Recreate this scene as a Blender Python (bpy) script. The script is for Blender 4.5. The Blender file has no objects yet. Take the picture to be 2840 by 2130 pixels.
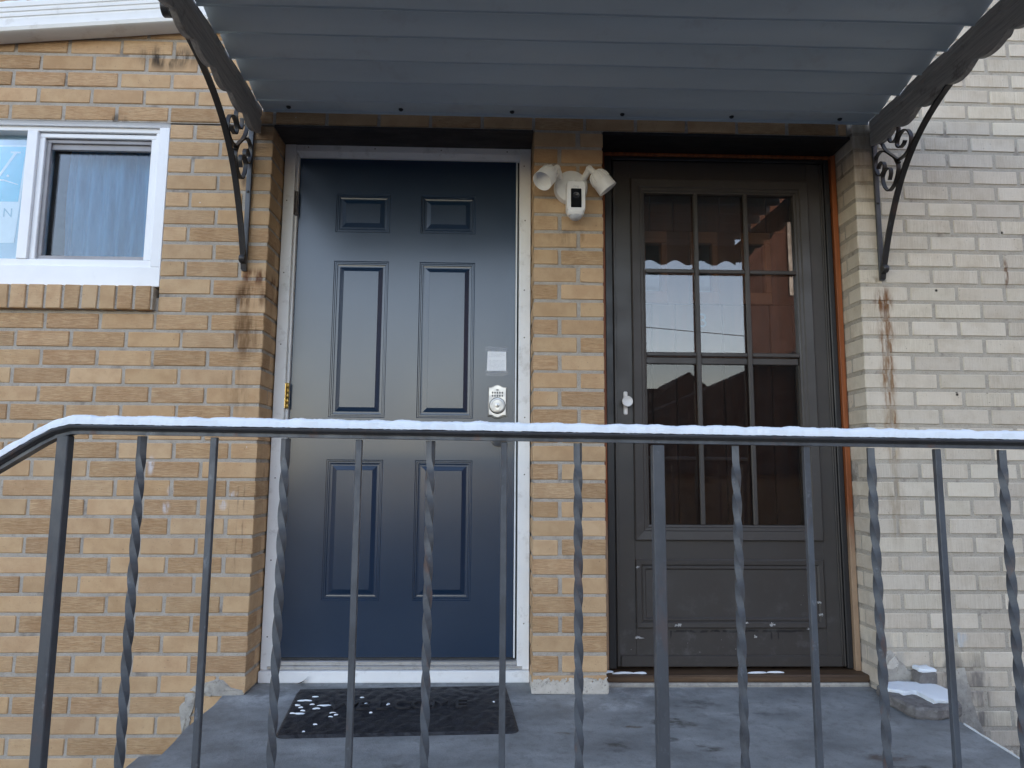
import bpy, math, random
from mathutils import Vector, Matrix

R = math.radians
random.seed(7)
SC = bpy.context.scene
COL = SC.collection

# ------------------------------------------------------------------ camera
cam_d = bpy.data.cameras.new("camera")
cam_d.sensor_width = 36.0
cam_d.lens = 36.0 * 1950.0 / 2840.0
cam_d.clip_start = 0.05
cam_d.clip_end = 2000.0
cam = bpy.data.objects.new("camera", cam_d)
COL.objects.link(cam)
SC.camera = cam
yaw, pitch, roll = 0.02955, 0.12304, 0.00696
fw = Vector((math.sin(yaw) * math.cos(pitch), math.cos(yaw) * math.cos(pitch), math.sin(pitch)))
rt = fw.cross(Vector((0, 0, 1))).normalized()
up = rt.cross(fw)
c_, s_ = math.cos(roll), math.sin(roll)
r2, u2 = c_ * rt + s_ * up, -s_ * rt + c_ * up
cam.matrix_world = Matrix(((r2.x, u2.x, -fw.x, 0.8832), (r2.y, u2.y, -fw.y, -2.7020),
                           (r2.z, u2.z, -fw.z, 0.8140), (0, 0, 0, 1)))
CAM = Vector((0.8832, -2.7020, 0.8140))

# ------------------------------------------------------------------ sky, sun, exposure
SUN_EL, SUN_AZ = R(14), R(18)          # low sun behind the house
world = bpy.data.worlds.new("World")
SC.world = world
world.use_nodes = True
wn, wl = world.node_tree.nodes, world.node_tree.links
wn.clear()
w_out = wn.new("ShaderNodeOutputWorld")
w_bg = wn.new("ShaderNodeBackground")
w_sky = wn.new("ShaderNodeTexSky")
w_sky.sky_type = 'NISHITA'
w_sky.sun_disc = False
w_sky.sun_elevation = SUN_EL
w_sky.sun_rotation = SUN_AZ
w_sky.altitude = 100
w_sky.air_density = 1.0
w_sky.dust_density = 1.0
w_sky.ozone_density = 1.0
w_hsv = wn.new("ShaderNodeHueSaturation")
w_hsv.inputs["Saturation"].default_value = 1.0
w_bg.inputs[1].default_value = 0.15
wl.new(w_sky.outputs[0], w_hsv.inputs["Color"])
w_wb = wn.new("ShaderNodeMix")          # white balance of the camera, even over the whole sky
w_wb.data_type = 'RGBA'
w_wb.blend_type = 'MULTIPLY'
w_wb.inputs[0].default_value = 1.0
w_wb.inputs[7].default_value = (1.20, 0.985, 0.94, 1)
wl.new(w_hsv.outputs[0], w_wb.inputs[6])
wl.new(w_wb.outputs[2], w_bg.inputs[0])
wl.new(w_bg.outputs[0], w_out.inputs[0])

sun_d = bpy.data.lights.new("sun", 'SUN')
sun_d.energy = 2.0
sun_d.angle = R(0.5)
sun_d.color = (1.0, 0.90, 0.78)
sun = bpy.data.objects.new("sun", sun_d)
COL.objects.link(sun)
sd = Vector((math.sin(SUN_AZ) * math.cos(SUN_EL), math.cos(SUN_AZ) * math.cos(SUN_EL), math.sin(SUN_EL)))
sun.rotation_euler = sd.to_track_quat('Z', 'Y').to_euler()
sun.location = (0, 20, 10)

SC.view_settings.view_transform = 'Standard'
SC.view_settings.look = 'None'
SC.view_settings.gamma = 1.0
SC.view_settings.exposure = 2.40


# ------------------------------------------------------------------ node helper
class NT:
    def __init__(s, name, rough=0.6, spec=0.5, metal=0.0):
        s.mat = bpy.data.materials.new(name)
        s.mat.use_nodes = True
        s.t = s.mat.node_tree
        s.b = s.t.nodes["Principled BSDF"]
        s.b.inputs["Roughness"].default_value = rough
        s.b.inputs["Metallic"].default_value = metal
        s.b.inputs["Specular IOR Level"].default_value = spec
        s._pos = s._rnd = s._obj = None

    def node(s, typ, ins=None, **props):
        n = s.t.nodes.new(typ)
        for k, v in props.items():
            setattr(n, k, v)
        for k, v in (ins or {}).items():
            s.put(n.inputs[k], v)
        return n

    def put(s, sock, v):
        if isinstance(v, bpy.types.NodeSocket):
            s.t.links.new(v, sock)
        elif isinstance(v, (tuple, list)) and sock.type == 'RGBA' and len(v) == 3:
            sock.default_value = (*v, 1)
        else:
            sock.default_value = v

    def pos(s):
        if s._pos is None:
            s._pos = s.node("ShaderNodeNewGeometry").outputs["Position"]
        return s._pos

    def obj(s):
        if s._obj is None:
            s._obj = s.node("ShaderNodeTexCoord").outputs["Object"]
        return s._obj

    def rnd(s):
        if s._rnd is None:
            s._rnd = s.node("ShaderNodeObjectInfo").outputs["Random"]
        return s._rnd

    def math(s, op, a, b=0.0, clamp=False):
        n = s.node("ShaderNodeMath", operation=op, use_clamp=clamp)
        s.put(n.inputs[0], a)
        s.put(n.inputs[1], b)
        return n.outputs[0]

    def noise(s, vec, scale, detail=3.0, rough=0.55, stretch=None, off=None):
        if stretch or off is not None:
            vec = s.mapv(vec, stretch or (1, 1, 1), off)
        n = s.node("ShaderNodeTexNoise", {"Vector": vec, "Scale": scale, "Detail": detail, "Roughness": rough})
        return n.outputs["Fac"]

    def mapv(s, vec, scale, off=None):
        n = s.node("ShaderNodeVectorMath", operation='MULTIPLY')
        s.put(n.inputs[0], vec)
        n.inputs[1].default_value = scale
        o = n.outputs[0]
        if off is not None:
            m = s.node("ShaderNodeVectorMath", operation='ADD')
            s.put(m.inputs[0], o)
            s.put(m.inputs[1], off)
            o = m.outputs[0]
        return o

    def rng(s, v, a, b, c=0.0, d=1.0, smooth=True):
        n = s.node("ShaderNodeMapRange", interpolation_type='SMOOTHSTEP' if smooth else 'LINEAR')
        for i, x in enumerate((v, a, b, c, d)):
            s.put(n.inputs[i], x)
        return n.outputs[0]

    def ramp(s, fac, stops):
        n = s.node("ShaderNodeValToRGB")
        e = n.color_ramp.elements
        while len(e) < len(stops):
            e.new(0.5)
        for el, (p, c) in zip(e, stops):
            el.position = p
            el.color = (*c, 1)
        s.put(n.inputs[0], fac)
        return n.outputs[0]

    def mix(s, fac, a, b, mode='MIX'):
        n = s.node("ShaderNodeMix", data_type='RGBA', blend_type=mode)
        s.put(n.inputs[0], fac)
        s.put(n.inputs[6], a)
        s.put(n.inputs[7], b)
        return n.outputs[2]

    def blob(s, c, w, vec=None):
        """soft mask round a world point c with half widths w (x, z; y ignored unless 3 values)"""
        vec = vec or s.pos()
        m = s.node("ShaderNodeVectorMath", operation='SUBTRACT')
        s.put(m.inputs[0], vec)
        m.inputs[1].default_value = c
        d = s.mapv(m.outputs[0], w)
        ln = s.node("ShaderNodeVectorMath", operation='LENGTH')
        s.put(ln.inputs[0], d)
        return s.rng(ln.outputs["Value"], 1.0, 0.35)

    def sep(s, vec):
        return s.node("ShaderNodeSeparateXYZ", {0: vec}).outputs

    def color(s, c):
        s.put(s.b.inputs["Base Color"], c)
        return s

    def rough(s, r):
        s.put(s.b.inputs["Roughness"], r)
        return s

    def bump(s, h, strength=0.3, dist=0.002):
        n = s.node("ShaderNodeBump", {"Strength": strength, "Distance": dist, "Height": h})
        s.t.links.new(n.outputs[0], s.b.inputs["Normal"])
        return s


MAT = {}


def bl(c, w):   # blob on a wall: centre (x, z), half widths (wx, wz)
    return (c[0], 0.0, c[1]), (1.0 / w[0], 0.4, 1.0 / w[1])


# tan brick ---------------------------------------------------------------
def brick_material(name, stops, light):
    m = NT(name, 0.85, 0.25)
    off = m.node("ShaderNodeCombineXYZ")
    for i, k in enumerate((37.0, 91.0, 53.0)):
        m.put(off.inputs[i], m.math('MULTIPLY', m.rnd(), k))
    o = off.outputs[0]
    col = m.ramp(m.rnd(), stops)
    r2 = m.math('FRACT', m.math('MULTIPLY', m.rnd(), 17.3))
    r3 = m.math('FRACT', m.math('MULTIPLY', m.rnd(), 41.7))
    v = m.math('ADD', m.math('MULTIPLY', r3, 0.17), 0.90)
    col = m.mix(1.0, col, m.node("ShaderNodeCombineXYZ", {0: v, 1: v, 2: v}).outputs[0], 'MULTIPLY')
    # mottling inside each brick
    big = m.noise(m.obj(), 14, 3, 0.6, None, o)
    col = m.mix(m.rng(big, 0.35, 0.7), col, (0.87, 0.83, 0.80), 'MULTIPLY') if not light else \
        m.mix(m.rng(big, 0.4, 0.75), col, (0.88, 0.86, 0.83), 'MULTIPLY')
    # drag marks: horizontal on tan, vertical on pale brick
    st = (30, 30, 230) if not light else (330, 30, 10)
    drag = m.noise(m.obj(), 1.0, 4, 0.65, st, o)
    amt = m.rng(r2, 0.35, 0.8) if not light else m.rng(r2, 0.1, 0.9, 0.25, 0.75)
    dark = (0.62, 0.48, 0.36) if not light else (0.66, 0.60, 0.52)
    dm = m.math('MULTIPLY', m.rng(drag, 0.62, 0.42), amt)
    col = m.mix(m.math('MULTIPLY', dm, 0.40), col, dark, 'MULTIPLY')
    fine = m.noise(m.obj(), 420, 2, 0.6, None, o)
    col = m.mix(m.rng(fine, 0.60, 0.72, 0, 0.45), col, (0.42, 0.34, 0.28), 'MULTIPLY')
    pits = m.noise(m.obj(), 160, 2, 0.5, None, o)
    col = m.mix(m.rng(pits, 0.70, 0.76, 0, 0.75), col, (0.12, 0.09, 0.07))
    hgt = m.math('ADD', m.math('MULTIPLY', m.math('MULTIPLY', drag, amt), 1.6), m.math('MULTIPLY', fine, 0.35))
    return m, col, hgt


def stains(m, col, items):
    for c, w, colr, a, nsc in items:
        k = m.blob(*bl(c, w))
        n = m.noise(m.pos(), nsc, 4, 0.6, (1.0, 1.0, 0.22))
        k = m.math('MULTIPLY', k, m.rng(n, 0.36, 0.62))
        col = m.mix(m.math('MULTIPLY', k, a), col, colr)
    return col


SOOT, RUST, WHT = (0.018, 0.015, 0.014), (0.12, 0.042, 0.012), (0.66, 0.64, 0.66)
TAN_STAINS_PATCHES = [((-0.44, 2.465), (0.16, 0.07), SOOT, 0.9, 26), ((-0.60, 2.66), (0.16, 0.03), SOOT, 0.6, 30),
              ((-0.62, 2.19), (0.05, 0.045), SOOT, 0.7, 40), ((-0.045, 1.56), (0.075, 0.045), (0.10, 0.028, 0.008), 0.95, 30),
              ((-0.06, 1.48), (0.085, 0.08), (0.10, 0.045, 0.016), 0.95, 26),
              ((-0.07, 1.33), (0.075, 0.14), (0.13, 0.065, 0.026), 0.85, 22),
              ((-0.09, 1.12), (0.06, 0.14), (0.15, 0.085, 0.04), 0.6, 22),
              ((-0.394, 0.825), (0.02, 0.045), WHT, 0.8, 60), ((-0.315, 0.73), (0.018, 0.035), WHT, 0.7, 60),
              ((-0.328, 0.67), (0.02, 0.03), WHT, 0.7, 60), ((-0.08, 0.72), (0.022, 0.02), WHT, 0.9, 60),
              ((-0.117, 0.68), (0.02, 0.026), WHT, 0.8, 60), ((-0.095, 1.95), (0.03, 0.06), SOOT, 0.6, 40),
              ((-0.065, 2.15), (0.06, 0.05), SOOT, 0.4, 24), ((1.185, 1.745), (0.11, 0.05), (0.12, 0.06, 0.02), 0.5, 30)]  # last entry: brownish patch on the pier below the floodlight


def droplines(m, col, xs, z0, z1, colr, a):
    x, y, z = m.sep(m.pos())
    zz = m.math('MULTIPLY', m.rng(z, z0, z0 + 0.06), m.rng(z, z1, z1 - 0.06))
    for x0, w in xs:
        wob = m.math('MULTIPLY', m.math('SUBTRACT', m.noise(m.pos(), 30, 2), 0.5), 0.012)
        d = m.math('ABSOLUTE', m.math('SUBTRACT', m.math('ADD', x, wob), x0))
        k = m.math('MULTIPLY', m.rng(d, w, w * 0.2), zz)
        k = m.math('MULTIPLY', k, m.rng(m.noise(m.pos(), 60, 2, 0.5, (1, 1, 0.2)), 0.35, 0.65))
        col = m.mix(m.math('MULTIPLY', k, a), col, colr)
    return col


TAN = [(0.0, (0.535, 0.355, 0.200)), (0.22, (0.55, 0.375, 0.215)), (0.45, (0.545, 0.365, 0.212)),
       (0.62, (0.57, 0.40, 0.240)), (0.80, (0.52, 0.345, 0.190)), (1.0, (0.555, 0.385, 0.225))]
m, col, hgt = brick_material("tan_brick", TAN, False)
col = stains(m, col, TAN_STAINS_PATCHES)
col = droplines(m, col, [(-0.063, 0.004), (-0.04, 0.004), (-0.095, 0.003)], 0.36, 0.78, (0.16, 0.10, 0.065), 0.5)
sp = m.node("ShaderNodeTexVoronoi", {"Vector": m.pos(), "Scale": 13.0}, feature='F1').outputs["Distance"]
spn = m.rng(m.noise(m.pos(), 4.0, 2), 0.52, 0.58)
col = m.mix(m.math('MULTIPLY', m.rng(sp, 0.034, 0.02), spn), col, (0.75, 0.74, 0.72))
m.color(col).bump(hgt, 0.9, 0.004)
MAT["tan_brick"] = m.mat

PALE = [(0.0, (0.62, 0.545, 0.44)), (0.3, (0.67, 0.60, 0.495)), (0.55, (0.61, 0.54, 0.445)),
        (0.8, (0.70, 0.63, 0.51)), (1.0, (0.64, 0.57, 0.46))]
PALE_STAINS = [((2.447, 1.50), (0.05, 0.075), (0.17, 0.07, 0.022), 0.95, 60),
               ((2.45, 1.37), (0.045, 0.11), (0.22, 0.11, 0.045), 0.9, 60),
               ((2.448, 1.20), (0.045, 0.14), (0.25, 0.145, 0.07), 0.85, 55),
               ((2.45, 0.98), (0.05, 0.20), (0.30, 0.20, 0.11), 0.6, 50),
               ((2.45, 0.70), (0.05, 0.22), (0.30, 0.23, 0.15), 0.5, 45),
               ((2.957, 1.62), (0.013, 0.09), RUST, 0.8, 70),
               ((2.41, 1.585), (0.03, 0.02), (0.15, 0.08, 0.03), 0.8, 50),
               ((2.40, 2.12), (0.06, 0.26), (0.20, 0.13, 0.07), 0.55, 14),
               ((2.62, 0.06), (0.08, 0.14), (0.10, 0.09, 0.09), 0.75, 30), ((2.72, -0.02), (0.07, 0.22), (0.11, 0.10, 0.10), 0.8, 24),
               ((2.66, 0.20), (0.04, 0.05), (0.42, 0.52, 0.62), 0.6, 60), ((2.40, 0.14), (0.08, 0.10), (0.34, 0.33, 0.31), 0.6, 30)]
m, col, hgt = brick_material("pale_brick", PALE, True)
col = stains(m, col, PALE_STAINS)
col = droplines(m, col, [(2.432, 0.006), (2.449, 0.007), (2.465, 0.005)], 0.95, 1.56, (0.20, 0.08, 0.025), 0.8)
for hx, hz in ((2.961, 1.70), (2.719, 1.136), (2.842, 1.136), (2.953, 1.79), (2.665, 1.545), (2.72, 1.125)):
    col = m.mix(m.blob((hx, 0, hz), (1 / 0.008, 1 / 0.2, 1 / 0.008)), col, (0.03, 0.025, 0.02))
m.color(col).bump(hgt, 0.6, 0.003)
MAT["pale_brick"] = m.mat


def mortar_material(name, a, b, st):
    m = NT(name, 0.95, 0.15)
    n = m.noise(m.pos(), 18, 5, 0.65)
    col = m.mix(m.rng(n, 0.3, 0.7), a, b)
    n2 = m.noise(m.pos(), 260, 2, 0.6)
    col = m.mix(m.rng(n2, 0.5, 0.75, 0, 0.6), col, (0.30, 0.26, 0.22), 'MULTIPLY')
    dk = m.noise(m.pos(), 7, 4, 0.7)
    col = m.mix(m.rng(dk, 0.56, 0.70, 0, 0.55), col, (0.10, 0.085, 0.075))
    col = stains(m, col, st)
    m.color(col).bump(m.math('ADD', n2, m.math('MULTIPLY', n, 2.0)), 0.6, 0.003)
    return m.mat


MAT["mortar"] = mortar_material("mortar", (0.45, 0.405, 0.35), (0.37, 0.33, 0.28), TAN_STAINS_PATCHES[:7])
MAT["pale_mortar"] = mortar_material("pale_mortar", (0.48, 0.435, 0.365), (0.41, 0.37, 0.31), PALE_STAINS[:8])


# general paints ----------------------------------------------------------
def paint(name, c, c2=None, rough=0.45, spec=0.5, nsc=9.0, dirt=None, dirt_a=0.3, bump=0.08, grain=None, metal=0.0):
    m = NT(name, rough, spec, metal)
    n = m.noise(m.pos(), nsc, 4, 0.6, grain)
    col = m.mix(m.rng(n, 0.3, 0.7), c, c2 or tuple(x * 0.88 for x in c))
    if dirt:
        d = m.noise(m.pos(), nsc * 2.7, 5, 0.7)
        col = m.mix(m.rng(d, 0.54, 0.72, 0, dirt_a), col, dirt)
    m.color(col)
    m.rough(m.rng(n, 0.3, 0.7, rough * 0.85, min(1.0, rough * 1.2)))
    if bump:
        m.bump(m.noise(m.pos(), 120, 3, 0.6, grain), bump, 0.002)
    MAT[name] = m.mat
    return m


m = paint("white_paint", (0.83, 0.83, 0.82), (0.78, 0.78, 0.77), 0.5, 0.4, 6, (0.36, 0.33, 0.30), 0.35)
paint("window_vinyl", (0.84, 0.84, 0.84), (0.80, 0.80, 0.81), 0.35, 0.5, 6, (0.5, 0.48, 0.46), 0.12, 0.03)
paint("gutter_white", (0.80, 0.79, 0.76), (0.74, 0.73, 0.69), 0.4, 0.5, 5, (0.42, 0.36, 0.28), 0.3, 0.05)
paint("screen_grey", (0.30, 0.29, 0.30), (0.26, 0.25, 0.26), 0.45, 0.5)
paint("canopy_paint", (0.61, 0.68, 0.715), (0.555, 0.625, 0.66), 0.5, 0.4, 3.0, (0.48, 0.50, 0.52), 0.4, 0.05, (0.4, 2, 2))
paint("canopy_board", (0.50, 0.47, 0.43), (0.34, 0.32, 0.295), 0.75, 0.3, 5, (0.12, 0.105, 0.09), 0.6, 0.5, (40, 1.2, 40))
paint("valance", (0.42, 0.44, 0.44), None, 0.6)
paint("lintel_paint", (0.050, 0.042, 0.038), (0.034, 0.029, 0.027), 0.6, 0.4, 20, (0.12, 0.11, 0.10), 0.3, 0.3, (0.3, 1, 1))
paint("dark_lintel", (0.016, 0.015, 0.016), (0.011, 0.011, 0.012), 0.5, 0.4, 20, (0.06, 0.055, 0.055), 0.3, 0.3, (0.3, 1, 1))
paint("storm_brown", (0.052, 0.045, 0.040), (0.045, 0.039, 0.035), 0.42, 0.5, 7, (0.075, 0.07, 0.066), 0.35, 0.05)
paint("storm_frame", (0.022, 0.021, 0.022), (0.016, 0.015, 0.016), 0.4, 0.5, 9, None, 0, 0.05)
paint("aluminium", (0.66, 0.65, 0.64), (0.56, 0.55, 0.54), 0.32, 0.5, 9, (0.30, 0.28, 0.26), 0.4, 0.1, (1, 20, 20), 0.85)
paint("steel_satin", (0.42, 0.41, 0.40), (0.36, 0.35, 0.34), 0.34, 0.5, 30, None, 0, 0.02, None, 1.0)
paint("steel_dark", (0.14, 0.14, 0.14), (0.10, 0.10, 0.10), 0.4, 0.5, 30, None, 0, 0.0, None, 0.8)
paint("key_grey", (0.05, 0.05, 0.053), None, 0.5)
paint("brass", (0.62, 0.43, 0.12), (0.45, 0.30, 0.09), 0.32, 0.5, 60, (0.16, 0.10, 0.04), 0.5, 0.05, None, 1.0)
paint("hinge_steel", (0.20, 0.18, 0.17), (0.12, 0.10, 0.095), 0.5, 0.5, 60, (0.16, 0.07, 0.03), 0.5, 0.1, None, 0.5)
paint("plastic_white", (0.76, 0.74, 0.71), (0.75, 0.73, 0.70), 0.38, 0.5, 4, None, 0, 0.0)
paint("plastic_dome", (0.50, 0.50, 0.51), None, 0.3)
paint("lens_black", (0.008, 0.008, 0.009), None, 0.12)
paint("lens_ring", (0.020, 0.020, 0.022), None, 0.3)
paint("logo_grey", (0.50, 0.50, 0.51), None, 0.5)
paint("led_lens", (0.34, 0.37, 0.40), None, 0.25)
paint("room", (0.045, 0.042, 0.04), None, 0.9)
paint("old_concrete", (0.42, 0.39, 0.34), (0.30, 0.28, 0.25), 0.9, 0.2, 30, (0.12, 0.10, 0.09), 0.7, 0.8)
paint("cream_paint", (0.55, 0.51, 0.45), (0.48, 0.44, 0.38), 0.8, 0.3, 40, (0.12, 0.10, 0.09), 0.85, 0.8)
paint("bolt_black", (0.02, 0.02, 0.022), None, 0.5)
paint("caulk", (0.60, 0.60, 0.59), (0.36, 0.34, 0.32), 0.7, 0.3, 60, (0.15, 0.13, 0.12), 0.5, 0.4)
paint("stone", (0.20, 0.19, 0.18), (0.13, 0.12, 0.115), 0.9, 0.2, 30, (0.34, 0.32, 0.29), 0.5, 0.8)
paint("dead_leaf", (0.07, 0.05, 0.035), None, 0.8)
paint("paint_chip", (0.40, 0.39, 0.38), None, 0.6)
paint("asphalt", (0.055, 0.055, 0.057), (0.040, 0.040, 0.042), 0.9, 0.2, 1.5, None, 0, 0.3)
paint("far_red_brick", (0.075, 0.038, 0.030), (0.055, 0.030, 0.024), 0.9, 0.2, 3)
paint("far_tan", (0.30, 0.22, 0.13), (0.24, 0.17, 0.10), 0.9, 0.2, 2)
paint("far_roof", (0.030, 0.029, 0.030), None, 0.9, 0.2, 3)
paint("far_grey", (0.15, 0.15, 0.15), None, 0.9, 0.2, 2)
paint("wire_black", (0.02, 0.02, 0.02), None, 0.6)
paint("galvanised", (0.55, 0.55, 0.53), (0.45, 0.45, 0.44), 0.3, 0.5, 20, None, 0, 0.1, None, 0.9)

# wrought iron with scuffs and rust
def iron(name, base, b2, rust_a, scuff):
    m = NT(name, 0.42, 0.5)
    n = m.noise(m.pos(), 22, 4, 0.65, (1, 1, 0.5))
    col = m.mix(m.rng(n, 0.35, 0.7), base, b2)
    n2 = m.noise(m.pos(), 11, 4, 0.7, (1.6, 1.6, 0.6), (3.1, 1.7, 9.2))
    col = m.mix(m.rng(n2, 0.57, 0.72, 0, rust_a), col, (0.13, 0.065, 0.045))
    n3 = m.noise(m.pos(), 46, 4, 0.75, (1, 1, 0.6), (7.1, 2.7, 1.2))
    col = m.mix(m.rng(n3, 0.60, 0.74, 0, scuff), col, (0.19, 0.21, 0.24))
    m.color(col).rough(m.rng(n, 0.3, 0.7, 0.34, 0.56)).bump(m.noise(m.pos(), 160, 3, 0.6), 0.2, 0.0012)
    MAT[name] = m.mat


iron("rail_iron", (0.082, 0.092, 0.106), (0.052, 0.055, 0.062), 0.75, 0.6)
iron("post_iron", (0.070, 0.075, 0.084), (0.050, 0.054, 0.062), 0.25, 0.3)
iron("dark_iron", (0.046, 0.045, 0.047), (0.032, 0.031, 0.032), 0.45, 0.25)
iron("bracket_iron", (0.030, 0.027, 0.027), (0.018, 0.017, 0.018), 0.30, 0.2)

# blue door: satin enamel with faint brushed grain
m = NT("blue_door", 0.24, 0.74)
n = m.noise(m.pos(), 5, 4, 0.6)
col = m.mix(m.rng(n, 0.3, 0.75), (0.0095, 0.025, 0.054), (0.0105, 0.0275, 0.059))
m.color(col).rough(m.rng(m.noise(m.pos(), 2.5, 2, 0.5), 0.3, 0.7, 0.225, 0.265))
m.bump(m.noise(m.pos(), 300, 2, 0.5, (1, 1, 0.25)), 0.10, 0.0008)
MAT["blue_door"] = m.mat


def wood(name, a, b, rough, axis='z', spec=0.4, blotch=None):
    m = NT(name, rough, spec)
    st = {'z': (60, 60, 2.2), 'x': (2.2, 60, 60)}[axis]
    g = m.noise(m.pos(), 1.0, 5, 0.65, st)
    col = m.mix(m.rng(g, 0.3, 0.7), a, b)
    if blotch:
        k = m.noise(m.pos(), 3.0, 4, 0.6, (1, 1, 1.6))
        col = m.mix(m.rng(k, 0.5, 0.66), col, blotch)
    m.color(col).bump(g, 0.35, 0.002)
    MAT[name] = m.mat
    return m, col


m = NT("storm_panel", 0.42, 0.5)
n = m.noise(m.pos(), 7, 4, 0.6)
col = m.mix(m.rng(n, 0.3, 0.7), (0.052, 0.045, 0.040), (0.045, 0.039, 0.035))
x, y, z = m.sep(m.pos())
wz = m.math('ADD', z, m.math('MULTIPLY', m.math('SUBTRACT', m.noise(m.pos(), 14, 3), 0.5), 0.012))
inx = m.math('MULTIPLY', m.rng(x, 1.56, 1.60), m.rng(x, 2.16, 2.12))
ln1 = m.math('MULTIPLY', m.rng(m.math('ABSOLUTE', m.math('SUBTRACT', wz, 0.188)), 0.006, 0.003), inx)
dr = m.math('MULTIPLY', m.rng(m.noise(m.pos(), 1.0, 2, 0.5, (70, 1, 3)), 0.62, 0.66), m.math('MULTIPLY', m.rng(z, 0.150, 0.165), m.math('LESS_THAN', z, 0.19)))
sc = m.math('MAXIMUM', m.math('MULTIPLY', ln1, m.rng(m.noise(m.pos(), 22, 3), 0.38, 0.5)), m.math('MULTIPLY', dr, inx))
col = m.mix(m.math('MULTIPLY', sc, 0.9), col, (0.008, 0.007, 0.007))
hz = m.math('MULTIPLY', m.rng(m.noise(m.pos(), 13, 5, 0.7), 0.5, 0.72), m.rng(z, 0.5, 0.1))
col = m.mix(m.math('MULTIPLY', hz, 0.45), col, (0.13, 0.125, 0.12))
sp2 = m.node("ShaderNodeTexVoronoi", {"Vector": m.pos(), "Scale": 24.0}).outputs["Distance"]
col = m.mix(m.math('MULTIPLY', m.rng(sp2, 0.05, 0.03), m.rng(z, 0.45, 0.15)), col, (0.35, 0.34, 0.33))
m.color(col).rough(m.rng(n, 0.3, 0.7, 0.36, 0.5))
MAT["storm_panel"] = m.mat
wood("inner_wood", (0.125, 0.045, 0.020), (0.070, 0.026, 0.012), 0.4, 'z')
wood("inner_trim", (0.26, 0.105, 0.040), (0.19, 0.075, 0.028), 0.4, 'z')
mm, col = wood("cedar", (0.33, 0.095, 0.026), (0.16, 0.045, 0.014), 0.5, 'z')
x, y, z = mm.sep(mm.pos())
bare = mm.math('MULTIPLY', mm.rng(mm.math('ADD', z, mm.math('MULTIPLY', mm.noise(mm.pos(), 9, 3), 0.25)), 0.85, 0.60), 1.0)
mm.color(mm.mix(bare, col, mm.mix(mm.noise(mm.pos(), 25, 3), (0.40, 0.27, 0.17), (0.26, 0.17, 0.11))))
wood("sill_wood", (0.115, 0.068, 0.036), (0.055, 0.033, 0.020), 0.6, 'x', 0.4, (0.15, 0.10, 0.06))

# concrete porch
m = NT("porch_concrete", 0.8, 0.35)
n1 = m.noise(m.pos(), 3.2, 6, 0.62, (1.0, 1.8, 1.0))
n2 = m.noise(m.pos(), 26, 5, 0.7)
n3 = m.noise(m.pos(), 220, 2, 0.6)
col = m.ramp(n1, [(0.30, (0.145, 0.150, 0.150)), (0.47, (0.215, 0.224, 0.224)), (0.60, (0.27, 0.28, 0.28)), (0.74, (0.36, 0.37, 0.365))])
col = m.mix(m.rng(n2, 0.45, 0.72, 0, 0.5), col, (0.13, 0.13, 0.125))
for c, w, colr, a in (((1.50, -0.27), (0.13, 0.07), (0.045, 0.038, 0.026), 0.9), ((1.27, -0.45), (0.09, 0.07), (0.04, 0.035, 0.028), 0.85),
                      ((1.56, -0.46), (0.08, 0.05), (0.045, 0.036, 0.024), 0.9), ((1.62, -0.10), (0.16, 0.08), (0.06, 0.06, 0.058), 0.7),
                      ((0.62, -0.60), (0.12, 0.09), (0.07, 0.066, 0.055), 0.8), ((2.08, -0.53), (0.13, 0.06), (0.085, 0.055, 0.042), 0.8),
                      ((2.10, -0.62), (0.14, 0.07), (0.04, 0.036, 0.03), 0.8), ((1.36, -0.30), (0.05, 0.02), (0.10, 0.07, 0.04), 0.8),
                      ((1.12, -0.35), (0.05, 0.02), (0.10, 0.085, 0.055), 0.8), ((1.45, -0.40), (0.06, 0.03), (0.05, 0.05, 0.045), 0.8),
                      ((1.80, -0.2), (0.2, 0.03), (0.07, 0.072, 0.075), 0.6), ((0.99, -0.10), (0.05, 0.03), (0.06, 0.06, 0.06), 0.6)):
    k = m.blob((c[0], c[1], 0), (1 / w[0], 1 / w[1], 0.3))
    k = m.rng(m.math('MULTIPLY', k, m.math('ADD', m.math('MULTIPLY', m.noise(m.pos(), 13, 5, 0.7, (1.0, 1.6, 1.0)), 2.4), -0.60)), 0.35, 0.95)
    col = m.mix(m.math('MULTIPLY', k, a), col, colr)
for c, w in (((0.05, 0.0), (0.22, 0.16)), ((1.50, 0.04), (0.35, 0.12)), ((0.55, 0.12), (0.6, 0.05)), ((1.30, -0.10), (0.2, 0.1))):
    k = m.math('MULTIPLY', m.blob((c[0], c[1], 0), (1 / w[0], 1 / w[1], 0.3)), m.rng(m.noise(m.pos(), 9, 5, 0.7), 0.4, 0.7))
    col = m.mix(m.math('MULTIPLY', k, 0.8), col, (0.44, 0.455, 0.46))
col = m.mix(m.rng(n3, 0.55, 0.75, 0, 0.35), col, (0.08, 0.08, 0.08))
m.color(col).rough(m.rng(n1, 0.3, 0.7, 0.62, 0.9)).bump(m.math('ADD', n3, m.math('MULTIPLY', n2, 3.0)), 0.35, 0.003)
MAT["porch_concrete"] = m.mat

# rubber mat
m = NT("mat_rubber", 0.55, 0.4)
v = m.node("ShaderNodeTexVoronoi", {"Vector": m.pos(), "Scale": 34.0, "Randomness": 1.0}, feature='SMOOTH_F1').outputs["Distance"]
n = m.noise(m.pos(), 30, 5, 0.7)
m.color(m.mix(m.rng(n, 0.35, 0.7), (0.010, 0.010, 0.013), (0.026, 0.027, 0.032)))
m.bump(m.math('ADD', m.math('MULTIPLY', v, 1.2), n), 1.0, 0.010)
MAT["mat_rubber"] = m.mat
paint("mat_letter", (0.016, 0.016, 0.02), None, 0.5)

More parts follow.
